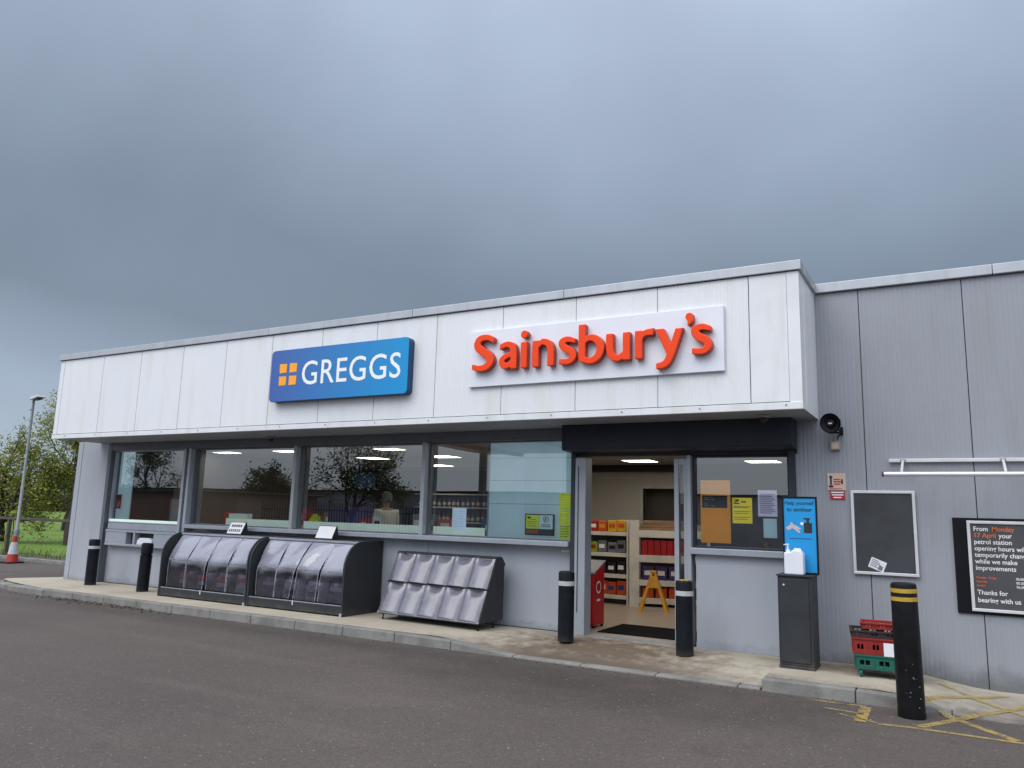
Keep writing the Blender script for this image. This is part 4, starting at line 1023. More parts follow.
# sacks in the bins
sk0 = None
def sack_mesh():
    m = MB(); nx, nz = 8, 8
    for sgn in (-1, 1):
        k0 = len(m.v)
        for i in range(nx+1):
            for j in range(nz+1):
                u_, v_ = i/nx*2-1, j/nz*2-1
                th = .11*(max(0, (1-u_**4)*(1-v_**4)))**.5
                m.v.append(Vector((u_*.22*(1-.08*v_*v_), sgn*th+.012*math.sin(7*u_+3*v_), .17+v_*.17)))
        for i in range(nx):
            for j in range(nz): A = k0+i*(nz+1)+j; m.f.append((A, A+1, A+nz+2, A+nz+1))
    return m
spec = []
for i in range(4): spec.append((-12.08+i*.49, 'sack' if i != 3 else 'sack_grey', 1, 0)); 
for i in range(4): spec.append((-9.98+i*.49, 'sack_grey' if i in (1, 2) else 'sack', 0, 1))
for i, (x, mt, red, bn) in enumerate(spec):
    t = empty('sack', (x, 9.62, .105), None, 'sack')
    sack_mesh().build('bag', mt, t, smooth=True, local=True)
    MB().box(-.13, .13, -.128, -.122, .19, .245).build('print_band', 'sack_red' if red else 'grey_pack', t, local=True)
    MB().box(-.10, .10, -.124, -.118, .10, .16).build('print_panel', 'grey_pack' if red else 'navy', t, local=True)
    t.rotation_euler = (R(-8), 0, R(rnd.uniform(-8, 8))); t.scale = (1, 1, 1.15)
    t['label'] = 'plump sack with red print inside the left curved bin' if bn == 0 else 'plump sack with a pale print band inside the right curved bin'
    t['group'] = 'printed sacks in the left bin' if bn == 0 else 'pale banded sacks in the right bin'
# little price holders on the bins
def price_holder(x, txt, label):
    t = empty('sign_holder', (x, 9.86, 1.118), label, 'sign holder')
    MB().prism([(9.78, 1.118), (9.95, 1.118), (9.90, 1.335), (9.888, 1.335)], lambda p: (x-.19, p[0], p[1]), lambda p: (x+.19, p[0], p[1])).build('wedge', 'anthracite', t, bevel=.004)
    d = Vector((0, 9.888-9.78, 1.335-1.118)); n = Vector((0, -d.z, d.y)).normalized()
    P = lambda a, s_: Vector((x+a, 9.78, 1.118))+d*s_+n*.004
    MB().quad(P(-.18, .07), P(.18, .07), P(.18, .95), P(-.18, .95)).build('card', 'paper', t)
    m = MB(); P2 = lambda a, s_: Vector((x+a, 9.78, 1.118))+d*s_+n*.006
    if txt:
        for kk in range(6): m.quad(P2(-.15+kk*.05, .2), P2(-.12+kk*.05, .2), P2(-.12+kk*.05, .42), P2(-.15+kk*.05, .42))
        for kk in range(5): m.quad(P2(-.13+kk*.055, .58), P2(-.09+kk*.055, .58), P2(-.09+kk*.055, .78), P2(-.13+kk*.055, .78))
    else:
        for kk in range(4): m.quad(P2(-.13, .3+kk*.13), P2(.1, .3+kk*.13), P2(.1, .32+kk*.13), P2(-.13, .32+kk*.13))
    m.build('printed_text', 'ink' if txt else 'back_panel', t, fix=False)
price_holder(-11.2, True, 'wedge sign holder with bold black printing on top of the left curved bin')
price_holder(-9.08, False, 'wedge sign holder with faint printing on top of the right curved bin')

# ------------------------------------------------------------------ sloping pocket rack
RX0, RX1 = -7.69, -5.83
rk = empty('display_rack', (RX0, 9.56, 0), 'sloping dark display rack with two rows of five smoky plastic covers', 'display rack', rz=R(-3))
W = RX1-RX0
side = [(0.0, .10), (.40, .965), (.42, .995), (.55, .985), (.64, .88), (.61, .85), (.60, .12), (.56, .10)]
for x in (0, W-.03): MB().prism(side, lambda p: (x, p[0], p[1]), lambda p: (x+.03, p[0], p[1])).build('side_panel', 'anthracite', rk, bevel=.004, local=True)
MB().box(.03, W-.03, .0, .50, .085, .13).build('base', 'anthracite', rk, local=True)
MB().box(.031, W-.031, .40, .56, .97, .99).build('top_rail', 'anthracite', rk, bevel=.003, local=True)
MB().quad((.03, .06, .14), (W-.03, .06, .14), (W-.03, .44, .93), (.03, .44, .93)).build('back_board', 'rack_back', rk, local=True)
for x in (.06, W-.06):
    for y in (.06, .44): MB().lathe([(.018, 0), (.018, .015), (.009, .02), (.009, .09)], (x, y, 0), 10).build('foot', 'black', rk, local=True)
d = Vector((0, .40, .865)); n = Vector((0, -.865, .40)).normalized()
for row in range(2):
    for c in range(5):
        x0 = .012+(W-.024)*c/5; x1 = .012+(W-.024)*(c+1)/5
        s0, s1 = row*.5+.012, row*.5+.488
        m = MB(); nx, ns = 10, 12
        for j in range(ns+1):
            for i in range(nx+1):
                a = i/nx; s_ = s0+(s1-s0)*j/ns; t_ = j/ns
                notch = .075*(1-((a-.56)/.36)**2)*max(0, (t_-.70)/.3)**1.5 if abs(a-.56) < .36 else 0
                hgt = .012+.052*math.sin(math.pi*a**.8)**.55*(1-.35*t_)-notch
                P = Vector((x0+(x1-x0)*a, 0, .10))+d*s_+n*hgt
                m.v.append(P)
        for j in range(ns):
            for i in range(nx): A = j*(nx+1)+i; m.f.append((A, A+1, A+nx+2, A+nx+1))
        m.build('pocket_cover', 'pocket', rk, smooth=True, local=True, fix=False)
for s_ in (0.0, .5, .995):
    A = Vector((.0, 0, .10))+d*s_
    MB().box(.005, W-.005, A.y-.012, A.y+.01, A.z-.012+.01, A.z+.014+.01).build('row_bar', 'sill' if s_ == 0 else 'anthracite', rk, bevel=.003, local=True)

# ------------------------------------------------------------------ sanitiser station
st = empty('sanitiser_stand', (-1.64, 9.62, 0), 'dark grey locker stand with a blue hand sanitiser poster on top', 'stand')
MB().box(-1.83, -1.45, 9.45, 9.84, .0, .035).box(-1.825, -1.455, 9.455, 9.84, .037, 1.0).build('cabinet', 'anthracite', st, bevel=.006)
MB().box(-1.80, -1.49, 9.443, 9.4535, .07, .97).build('door', 'anthracite', st, bevel=.004)
MB().lathe([(.011, 0), (.011, .012)], (-1.755, 9.432, .905), 10, 'y').build('lock', 'silver', st)
MB().box(-1.838, -1.442, 9.437, 9.845, 1.0, 1.016).build('top_board', 'anthracite', st, bevel=.003)
fx0, fx1, fz0, fz1 = -1.79, -1.405, 1.02, 1.90
MB().box(fx0, fx1, 9.662, 9.70, fz0, fz0+.02).box(fx0, fx1, 9.662, 9.70, fz1-.02, fz1).box(fx0, fx0+.018, 9.6625, 9.6995, fz0+.02, fz1-.02).box(fx1-.018, fx1, 9.6625, 9.6995, fz0+.02, fz1-.02).build('poster_frame', 'black', st, bevel=.003)
MB().box(fx0+.017, fx1-.017, 9.672, 9.69, fz0+.019, fz1-.019).build('poster', 'cyan', st)
tt = MB(); t2_ = MB(); TY = 9.670
vs, fs = text_geo('Help yourself', w=.325, h=.058, size=.06, offset=.0012); tt.add([(fx0+.03+v.x, TY, 1.79+v.y) for v in vs], fs)
vs, fs = text_geo('to sanitiser', w=.285, h=.044, size=.06, offset=.0012); t2_.add([(fx0+.05+v.x, TY, 1.728+v.y) for v in vs], fs)
tt.build('text_line', 'navy_text', st, fix=False); t2_.build('text_line', 'navy_text', st, fix=False)
MB().box(fx0+.07, fx0+.32, 9.6695, 9.6715, 1.415, 1.421).build('printed_rule', 'navy_text', st)
hp = MB(); hp.quad(*[(fx0+.03+a, 9.6705, 1.48+b_) for a, b_ in ((0, .055), (.03, .03), (.08, .055), (.11, .035), (.15, .0), (.165, .02), (.13, .05), (.165, .04), (.17, .055), (.12, .085), (.085, .10), (.075, .125), (.06, .12), (.055, .095))]).build('printed_hand', 'skin_print', st, fix=False)
bp_ = MB().box(fx0+.235, fx0+.325, 9.669, 9.6705, 1.485, 1.60).box(fx0+.265, fx0+.295, 9.669, 9.6705, 1.60, 1.64).box(fx0+.235, fx0+.305, 9.669, 9.6705, 1.64, 1.655)
bp_.build('printed_bottle', 'ink', st)
MB().lathe([(.018, 0), (.018, .001)], (fx0+.215, 9.6695, 1.59), 12, 'y').build('printed_drop', 'white_text', st)
jg = empty('sanitiser_bottle', (-1.68, 9.55, 1.016), 'white plastic jerrycan with a pump top standing on the grey locker', 'bottle')
jx0, jx1 = -1.775, -1.565
prof = [(jx0, 1.018), (jx1, 1.018), (jx1, 1.24), (jx1-.015, 1.275), (jx1-.05, 1.292), (jx0+.09, 1.292), (jx0+.075, 1.27), (jx0, 1.262)]
MB().prism(prof, lambda p: (p[0], 9.49, p[1]), lambda p: (p[0], 9.63, p[1])).build('can', 'jug', jg, bevel=.016)
MB().tube([(jx0+.10, 9.56, 1.27), (jx0+.11, 9.56, 1.30), (jx1-.04, 9.56, 1.30), (jx1-.03, 9.56, 1.27)], .012, 8).build('handle', 'jug', jg, smooth=True)
MB().lathe([(.024, 0), (.024, .03), (.010, .032), (.010, .075), (.016, .077), (.016, .095), (.006, .097)], (jx0+.035, 9.56, 1.262), 14).tube([(jx0+.035, 9.56, 1.35), (jx0-.01, 9.545, 1.345)], .006, 6).build('pump', 'jug', jg, smooth=True)

st.location += Vector((-.005, -.055, 0)); jg.location += Vector((.015, -.055, 0))
# ------------------------------------------------------------------ crates on a dolly
def crate_mesh(w, d_, h, mb, T, rows=2, cols=4):
    th = .012
    mb.box(-w/2, w/2, -d_/2, d_/2, 0, .012, T)
    for sgn in (-1, 1):
        for (horiz, Ln, off) in ((True, w, d_/2), (False, d_, w/2)):
            def bx(a0, a1, z0, z1, o=0.0, tk=th):
                if horiz: mb.box(a0, a1, min(sgn*(off+o), sgn*(off-tk)), max(sgn*(off+o), sgn*(off-tk)), z0, z1, T)
                else: mb.box(min(sgn*(off+o), sgn*(off-tk)), max(sgn*(off+o), sgn*(off-tk)), a0, a1, z0, z1, T)
            e = 0 if horiz else th
            bx(-Ln/2+e, Ln/2-e, .0125, h*.30); bx(-Ln/2+e, Ln/2-e, h*.62, h-.02); bx(-Ln/2-(.01 if horiz else -e), Ln/2+(.01 if horiz else -e), h-.0195, h, .012)
            for c in range(cols+1):
                x = -Ln/2+e+(Ln-2*e)*c/cols; x0 = max(-Ln/2+e, x-.045); x1 = min(Ln/2-e, x+.045)
                bx(x0, x1, h*.3+.0005, h*.62-.0005, 0)
            for c in range(cols*2+1):
                x = -Ln/2+e+(Ln-2*e)*c/(cols*2); bx(max(-Ln/2+e, x-.006), min(Ln/2-e, x+.006), .02, h-.021, .006, -.0005)
crz = R(7); CL = Vector((-.79, 9.60, 0))
T0 = lambda z, dx=0, dy=0: Matrix.Translation((dx, dy, z))
dl = empty('dolly', (CL.x, CL.y, pav_z(CL.x, CL.y)), 'green plastic wheeled dolly under the red crates by the grey wall', 'dolly', rz=crz)
m = MB(); crate_mesh(.56, .40, .15, m, T0(.085), cols=3); m.build('deck', 'green_plastic', dl, bevel=.003, local=True)
for sx_ in (-.23, .23):
    for sy_ in (-.15, .15):
        cst = MB().box(sx_-.02, sx_+.02, sy_-.025, sy_+.025, .045, .084).build('caster', 'green_plastic', dl, bevel=.004, local=True)
        MB().lathe([(.03, -.012), (.04, -.010), (.04, .010), (.03, .012)], (sx_, sy_-.012, .04), 16, 'x').build('wheel', 'green_plastic', cst, smooth=True, local=True)
ck = empty('crate', (CL.x, CL.y, .235), 'red slotted plastic crate with a white paper tag, resting on the green dolly', 'crate', 'red crates stacked on the dolly', rz=crz)
m = MB(); crate_mesh(.60, .40, .17, m, T0(.002)); m.build('basket', 'red_plastic', ck, bevel=.003, local=True)
tgp = MB().box(-.0, .11, -.2125, -.2105, .0, .135).build('paper_tag', 'paper', ck, local=True)
ck2 = empty('crate', (CL.x-.01, CL.y-.005, .407), 'dark maroon rimmed crate nested on the tagged red crate', 'crate', 'red crates stacked on the dolly', rz=crz+R(.8))
m = MB(); crate_mesh(.605, .405, .075, m, T0(.002)); m.build('basket', 'maroon_plastic', ck2, bevel=.003, local=True)
ck3 = empty('crate', (CL.x+.07, CL.y+.05, .486), 'red crate at the top back of the stack by the grey wall', 'crate', 'red crates stacked on the dolly', rz=crz-R(1.5))
m = MB(); crate_mesh(.56, .30, .07, m, T0(.002)); m.build('basket', 'red_plastic', ck3, bevel=.003, local=True)

# ------------------------------------------------------------------ notices in the windows
def notice(name, x0, x1, z0, z1, mat, label, cat='notice', y=10.263, lines=0, ink='ink', th=.003):
    t = empty(name, ((x0+x1)/2, y, z0), label, cat)
    MB().box(x0, x1, y, y+th, z0, z1).build('sheet', mat, t)
    if lines:
        m = MB(); h = (z1-z0)
        for kk in range(lines):
            a = x0+.08*(x1-x0); b_ = x1-(x1-x0)*(.1+.25*((kk*5) % 3)/3)
            z = z1-h*(.14+.78*kk/lines); m.box(a, b_, y-.0015, y-.0005, z-.010, z)
        m.build('printed_text', ink, t)
    return t
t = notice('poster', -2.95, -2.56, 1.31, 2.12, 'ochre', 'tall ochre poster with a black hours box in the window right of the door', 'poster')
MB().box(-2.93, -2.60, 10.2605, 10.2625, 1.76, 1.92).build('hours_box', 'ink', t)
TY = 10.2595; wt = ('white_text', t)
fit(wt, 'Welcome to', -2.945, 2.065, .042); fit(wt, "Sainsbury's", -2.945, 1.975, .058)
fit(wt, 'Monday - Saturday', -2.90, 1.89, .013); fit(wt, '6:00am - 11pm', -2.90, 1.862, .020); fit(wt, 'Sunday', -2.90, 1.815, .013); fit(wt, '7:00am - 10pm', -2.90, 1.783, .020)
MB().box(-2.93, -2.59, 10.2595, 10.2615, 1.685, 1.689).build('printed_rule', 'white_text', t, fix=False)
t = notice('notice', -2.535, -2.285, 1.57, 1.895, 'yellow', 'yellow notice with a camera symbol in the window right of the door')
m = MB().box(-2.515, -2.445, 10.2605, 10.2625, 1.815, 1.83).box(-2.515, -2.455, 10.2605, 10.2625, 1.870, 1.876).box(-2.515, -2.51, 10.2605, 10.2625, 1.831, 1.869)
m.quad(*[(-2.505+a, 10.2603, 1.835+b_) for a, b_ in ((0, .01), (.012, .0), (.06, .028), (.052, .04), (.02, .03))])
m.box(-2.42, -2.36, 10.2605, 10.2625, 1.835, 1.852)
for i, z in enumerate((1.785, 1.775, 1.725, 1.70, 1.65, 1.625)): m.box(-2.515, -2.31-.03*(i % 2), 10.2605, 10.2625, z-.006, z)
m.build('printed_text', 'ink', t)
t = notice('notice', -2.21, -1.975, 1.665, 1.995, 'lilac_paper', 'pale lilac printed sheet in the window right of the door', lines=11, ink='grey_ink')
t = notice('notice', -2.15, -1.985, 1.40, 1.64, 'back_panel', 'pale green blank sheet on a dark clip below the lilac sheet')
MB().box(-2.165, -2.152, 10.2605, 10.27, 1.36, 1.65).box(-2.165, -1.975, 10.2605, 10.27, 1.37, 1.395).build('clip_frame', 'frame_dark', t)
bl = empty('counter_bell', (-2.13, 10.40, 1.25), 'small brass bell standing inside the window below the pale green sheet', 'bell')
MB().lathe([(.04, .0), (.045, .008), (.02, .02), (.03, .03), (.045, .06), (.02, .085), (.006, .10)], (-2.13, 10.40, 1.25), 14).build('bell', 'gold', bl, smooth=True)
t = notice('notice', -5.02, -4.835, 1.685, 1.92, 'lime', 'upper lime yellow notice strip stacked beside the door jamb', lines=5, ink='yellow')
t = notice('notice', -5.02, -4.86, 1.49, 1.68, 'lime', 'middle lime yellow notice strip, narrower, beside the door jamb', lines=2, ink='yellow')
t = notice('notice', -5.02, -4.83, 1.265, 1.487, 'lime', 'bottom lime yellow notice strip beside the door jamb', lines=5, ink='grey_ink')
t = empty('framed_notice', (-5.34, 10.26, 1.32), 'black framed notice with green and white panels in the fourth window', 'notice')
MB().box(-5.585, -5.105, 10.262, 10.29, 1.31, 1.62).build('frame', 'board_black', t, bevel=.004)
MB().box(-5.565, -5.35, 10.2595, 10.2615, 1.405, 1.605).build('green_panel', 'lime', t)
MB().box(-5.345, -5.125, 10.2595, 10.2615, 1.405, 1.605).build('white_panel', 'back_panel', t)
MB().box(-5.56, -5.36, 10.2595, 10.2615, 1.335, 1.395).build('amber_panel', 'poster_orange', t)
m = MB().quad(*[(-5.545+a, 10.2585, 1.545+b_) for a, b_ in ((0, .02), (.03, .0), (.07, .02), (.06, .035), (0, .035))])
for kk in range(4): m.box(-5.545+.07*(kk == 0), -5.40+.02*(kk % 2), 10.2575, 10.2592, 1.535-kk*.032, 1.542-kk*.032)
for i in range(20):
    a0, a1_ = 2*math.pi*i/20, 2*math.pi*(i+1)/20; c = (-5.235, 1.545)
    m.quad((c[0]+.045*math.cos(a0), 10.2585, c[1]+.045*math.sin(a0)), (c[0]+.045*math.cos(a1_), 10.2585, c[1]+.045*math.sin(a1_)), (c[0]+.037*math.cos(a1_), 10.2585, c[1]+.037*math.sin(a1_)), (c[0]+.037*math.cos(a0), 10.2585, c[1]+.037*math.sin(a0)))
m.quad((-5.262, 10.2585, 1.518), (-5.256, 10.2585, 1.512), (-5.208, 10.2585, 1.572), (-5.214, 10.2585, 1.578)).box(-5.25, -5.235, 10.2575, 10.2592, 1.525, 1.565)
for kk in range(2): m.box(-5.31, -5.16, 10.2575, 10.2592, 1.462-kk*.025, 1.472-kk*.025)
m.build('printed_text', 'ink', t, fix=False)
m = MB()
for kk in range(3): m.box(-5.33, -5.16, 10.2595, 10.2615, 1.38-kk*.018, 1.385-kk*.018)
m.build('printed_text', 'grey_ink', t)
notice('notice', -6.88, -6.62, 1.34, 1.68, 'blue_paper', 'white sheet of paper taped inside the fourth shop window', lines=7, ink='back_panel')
t = notice('notice', -15.40, -15.20, 1.50, 1.79, 'red_sign', 'small red and black sticker at the left edge of the first window', 'sticker')
MB().box(-15.385, -15.215, 10.260, 10.2625, 1.70, 1.775).build('dark_band', 'ink', t)
MB().prism([(-15.36, 1.52), (-15.25, 1.54), (-15.235, 1.62), (-15.29, 1.66), (-15.30, 1.6)], lambda p: (p[0], 10.2602, p[1]), lambda p: (p[0], 10.262, p[1])).build('printed_symbol', 'beige_sign', t)
t = notice('name_plate', -4.97, -4.85, 1.095, 1.125, 'paper', 'tiny white label below the sill left of the door', 'label', y=10.2505)

# ------------------------------------------------------------------ inside the shop
mt = MB().box(-4.5, -3.1, 10.48, 11.45, .008, .022).build('door_mat', 'mat'); tag(mt, 'black mat on the floor just inside the open doorway', 'mat')
# shelf bay facing the door
sh = empty('shelf_unit', (-6.45, 14.2, 0), 'pale shelf unit with snacks and bags on the left inside the doorway', 'shelf unit')
MB().box(-7.4, -5.45, 14.55, 14.58, .02, 1.34).build('back_board', 'shelf_back', sh)
for z in (.10, .48, .87, 1.26): MB().box(-7.4, -5.45, 14.02, 14.548, z, z+.07).build('shelf', 'shelf_white', sh, bevel=.004)
MB().box(-7.4, -5.45, 14.1, 14.548, .01, .098).build('plinth', 'int_dark', sh)
MB().box(-5.44, -5.40, 14.0, 14.6, .0, 1.55).build('end_panel', 'shelf_white', sh, bevel=.004)
s2 = empty('shelf_unit', (-5.3, 13.95, 0), 'pale shelf unit with red boxes standing behind the wet floor sign', 'shelf unit', rz=R(18))
for a, b_, c in ((-.06, .12, .03), (1.352, 1.40, .6)): MB().box(a, b_, -.02, c, 0, 1.56).build('upright', 'shelf_white', s2, bevel=.004, local=True)
for z in (.06, .38, .80, 1.25): MB().box(.12, 1.35, -.015, .60, z, z+(.13 if z > .5 else .10)).build('shelf', 'shelf_white', s2, bevel=.004, local=True)
MB().box(.12, 1.35, .56, .60, 0, 1.5).build('back_board', 'shelf_back', s2, local=True)
def pack(name, x, y, z, w, d_, h, mat, label, cat, group, rz=0, band=None, soft=False):
    t = empty(name, (x, y, z), label, cat, group, rz)
    MB().box(-w/2, w/2, -d_/2, d_/2, 0, h).build('wrapper' if soft else 'carton', mat, t, bevel=.022 if soft else .004, local=True)
    if band: MB().box(-w*.32, w*.32, -d_/2-.004, -d_/2-.0005, h*.35, h*.68).build('printed_label', band, t, local=True)
rows = [(1.332, [('red_pack', 'white_text', 'red'), ('red_pack', 'white_text', 'red'), ('orange_pack', 'yellow_pack', 'orange'), ('yellow_pack', 'orange_pack', 'yellow')], 'top', .22),
        (.942, [('lime_pack', 'yellow_pack', 'lime green'), ('lime_pack', 'red_pack', 'lime green'), ('grey_pack', 'white_text', 'silver'), ('grey_pack', 'dark_pack', 'silver')], 'second', .22),
        (.552, [('yellow_pack', 'red_pack', 'yellow'), ('dark_pack', 'grey_pack', 'dark'), ('dark_pack', 'grey_pack', 'dark'), ('dark_pack', 'white_text', 'dark')], 'third', .22),
        (.172, [('blue_pack', 'orange_pack', 'blue'), ('blue_pack', 'white_text', 'blue'), ('orange_pack', 'white_text', 'orange'), ('orange_pack', 'blue_pack', 'orange')], 'bottom', .25)]
for z, its, nm, h in rows:
    for i, (mt_, bd, cn) in enumerate(its[:1]+its+its[-1:]):
        pack('snack_pack', -6.55+i*.195, 14.16, z, .185, .16, h+rnd.uniform(-.03, .02), mt_, f'{cn} snack pack on the {nm} shelf of the left shelf unit', 'snack pack', f'{cn} snack packs on the {nm} shelf', R(rnd.uniform(-8, 8)), bd, True)
ca, sa = math.cos(R(18)), math.sin(R(18))
def on2(a, b_): return (-5.3+a*ca-b_*sa, 13.95+a*sa+b_*ca)
for i in range(7):
    x, y = on2(.22+i*.115, .10); pack('red_box', x, y, .931, .105, .16, .27, 'red_pack', 'red box in the row on the shelf behind the wet floor sign', 'box', 'red boxes in a row on the second shelf unit', R(18))
for i in range(3):
    x, y = on2(.28+i*.24, .12); pack('purple_box', x, y, .481, .20, .16, .25, 'purple', 'dark purple box on the low shelf behind the wet floor sign', 'box', 'dark purple boxes on the second shelf unit', R(18), 'paper')
for i in range(3):
    x, y = on2(.28+i*.24, .12); pack('orange_bag', x, y, .161, .21, .16, .19, 'orange_pack', 'orange bag on the bottom shelf behind the wet floor sign', 'bag', 'orange bags on the second shelf unit', R(18), None, True)
for i in range(3):
    x, y = on2(.50+.03*i, .22); pack('cardboard_tray', x, y, 1.3815+i*.062, .85-.06*i, .36, .06, 'cardboard', 'brown cardboard tray in the pile on top of the right shelf unit', 'tray', 'cardboard trays piled on the shelf unit', R(18+2*i))
wf = empty('wet_floor_sign', (-4.72, 13.45, .006), 'yellow folding wet floor sign standing open inside the doorway', 'floor sign', rz=R(14))
def leg_panel(sg):
    m = MB(); A = [(-.03, 0, .66), (.03, 0, .66)]; 
    for a, b_ in (((-.03*0-.0, .62), 0),): pass
    ang = sg*.15
    for sx_ in (-1, 1):
        m.prism([(sx_*.005, .66), (sx_*.04, .66), (sx_*.26*1, .0), (sx_*.20, .0)], lambda p: (p[0], sg*(.02+(.66-p[1])*.22)-.008, p[1]), lambda p: (p[0], sg*(.02+(.66-p[1])*.22)+.008, p[1]))
    m.prism([(-.055, .60), (.055, .60), (.125, .40), (-.125, .40)], lambda p: (p[0], sg*(.02+(.66-p[1])*.22)-.007, p[1]), lambda p: (p[0], sg*(.02+(.66-p[1])*.22)+.007, p[1]))
    return m
for sg_ in (-1, 1): leg_panel(sg_).build('panel', 'wet_yellow', wf, local=True)
MB().box(-.05, .05, -.035, .035, .645, .69).build('hinge', 'wet_yellow', wf, bevel=.01, local=True)
rb = empty('red_bin', (-4.95, 10.95, 0), 'red stand with a white round emblem just inside the left of the doorway', 'bin')
MB().prism([(10.75, .04), (11.15, .04), (11.15, .92), (10.75, .76)], lambda p: (-5.25, p[0], p[1]), lambda p: (-4.68, p[0], p[1])).build('body', 'red_bin', rb, bevel=.015)
MB().prism([(10.73, .765), (11.17, .93), (11.17, .96), (10.73, .79)], lambda p: (-5.26, p[0], p[1]), lambda p: (-4.67, p[0], p[1])).build('lid', 'grey_pack', rb, bevel=.006)
m = MB()
for i in range(20):
    a0, a1_ = 2*math.pi*i/20, 2*math.pi*(i+1)/20
    m.quad(*[(-4.677, 10.92+rr*math.cos(a), .58+rr*math.sin(a)) for rr, a in ((.09, a0), (.09, a1_), (.068, a1_), (.068, a0))])
m.build('emblem', 'white_text', rb, fix=False); MB().box(-4.679, -4.676, 10.86, 10.98, .38, .41).build('printed_rule', 'white_text', rb)
for y in (10.8, 11.1): MB().lathe([(.03, 0), (.04, .005), (.04, .03), (.03, .035)], (-4.72, y, .04), 12, 'x').build('wheel', 'black', rb)
tv = empty('wall_screen', (-12.6, 15.0, 2.3), 'wall screen glowing dim blue behind the third shop window', 'screen')
MB().box(-12.98, -12.28, 14.95, 15.0, 2.12, 2.52).build('bezel', 'black', tv, bevel=.005)
MB().box(-12.95, -12.31, 14.945, 14.9495, 2.15, 2.49).build('display', 'screen', tv)
MB().box(-12.66, -12.60, 15.0, 17.0, 2.28, 2.34).build('arm', 'int_dark', tv)
# back-bar shelving with bottles behind the till
bk = empty('bottle_shelves', (-10.4, 16.6, 0), 'dark wall shelving lined with bottles behind the fourth window', 'shelf unit')
MB().box(-12.3, -8.6, 16.9, 16.95, .6, 2.35).build('back_board', 'int_dark', bk)
for z in (1.35, 1.72, 2.05): MB().box(-12.3, -8.6, 16.55, 16.898, z, z+.03).build('shelf', 'shelf_white', bk)
MB().box(-12.3, -8.6, 16.5, 16.898, 2.22, 2.42).build('pelmet', 'shelf_white', bk)
bot = None
for row, z in enumerate((1.382, 1.752)):
    for i in range(24):
        x = -12.2+i*.15
        if bot is None:
            bot = empty('bottle', (0, 0, 0), 'spirit bottle in the rows on the dark shelving behind the till', 'bottle', 'bottles on the shelving behind the till')
            MB().lathe([(.04, 0), (.042, .01), (.042, .16), (.015, .21), (.015, .27), (.001, .272)], (0, 0, 0), 10).build('glass', 'bottle', bot, smooth=True, local=True)
            MB().lathe([(.043, .05), (.0435, .051), (.0435, .12), (.043, .121)], (0, 0, 0), 10).build('label_band', 'paper', bot, smooth=True, local=True)
            b_ = bot
        else: b_ = copy_tree(bot)
        b_.location = (x+rnd.uniform(-.02, .02), 16.68, z); b_.scale = (1, 1, rnd.uniform(.8, 1.05))
# counter and low clutter
ct_ = empty('till_counter', (-9.4, 12.2, 0), 'dark till counter inside the third and fourth windows', 'counter')
MB().box(-12.6, -8.0, 11.9, 12.5, 0, 1.22).build('base', 'int_dark', ct_)
MB().box(-12.65, -7.95, 11.85, 12.55, 1.22, 1.26).build('top', 'shelf_white', ct_, bevel=.004)
m_ = empty('till_monitor', (-9.0, 12.1, 1.26), 'dark till monitor standing on the counter right of the man', 'monitor', rz=R(20))
MB().box(-.2, .2, -.02, .02, .10, .42).build('screen', 'black', m_, bevel=.008, local=True); MB().box(-.03, .03, -.02, .02, .012, .10).box(-.1, .1, -.08, .08, 0, .012).build('stand', 'black', m_, local=True)
hv = empty('hi_vis_jacket', (-10.0, 10.6, 1.26), 'yellow hi-vis jacket bundle on the ledge at the left of the third window', 'jacket')
MB().lathe([(.10, 0), (.13, .05), (.115, .14), (.06, .22), (.045, .25), (.001, .26)], (-9.97, 10.5, 1.26), 14).build('fabric', 'hi_vis', hv, smooth=True)
for i, (x, mt_, nm) in enumerate(((-9.6, 'navy', 'dark navy'), (-9.15, 'purple', 'dark purple'))):
    pack('display_carton', x, 10.75, 1.26, .36, .26, .40, mt_, f'{nm} carton on the ledge in the left half of the third window', 'carton', None, R(8*i))
pack('leaflet_box', -11.98, 10.6, 1.255, .36, .25, .22, 'back_panel', 'pale green leaflet box on the ledge in the second window', 'box', None, R(25), 'lime')
pack('pump_pack', -12.32, 10.6, 1.255, .13, .12, .24, 'orange_pack', 'small orange bottle pack on the ledge of the second window', 'pack', None)

mbd = empty('menu_board', (-12.5, 16.3, 2.2), 'pale wall board with dark panels behind the man in the third window', 'board')
MB().box(-12.95, -12.05, 16.28, 16.32, 2.18, 2.45).build('panel', 'ledge', mbd)
MB().box(-12.45, -12.15, 16.27, 16.279, 2.21, 2.42).build('dark_panel', 'screen', mbd); MB().box(-12.85, -12.6, 16.27, 16.279, 2.22, 2.40).build('printed_text', 'grey_ink', mbd)
for i, (x, wd, ht, mt_, nm) in enumerate(((-11.9, .3, .34, 'red_pack', 'red'), (-11.45, .25, .2, 'yellow_pack', 'yellow'), (-11.1, .3, .28, 'cardboard', 'brown'), (-8.65, .22, .3, 'grey_pack', 'silver'), (-8.3, .26, .22, 'orange_pack', 'orange'))):
    pack('counter_carton', x, 12.2, 1.262, wd, .22, ht, mt_, f'{nm} carton on the till counter behind the shop window', 'carton', None, R(-10+7*i), 'white_text')
for i, (x, mt_, nm) in enumerate(((-8.9, 'red_pack', 'red'), (-8.62, 'paper', 'white'), (-7.8, 'grey_pack', 'grey'), (-6.95, 'dark_pack', 'black'), (-6.45, 'blue_pack', 'blue'))):
    pack('ledge_box', x, 10.62, 1.25, .16, .14, .22+.05*(i % 3), mt_, f'small {nm} box on the inner ledge behind the glass', 'box', None, R(12*i), 'paper' if nm != 'white' else 'ink')
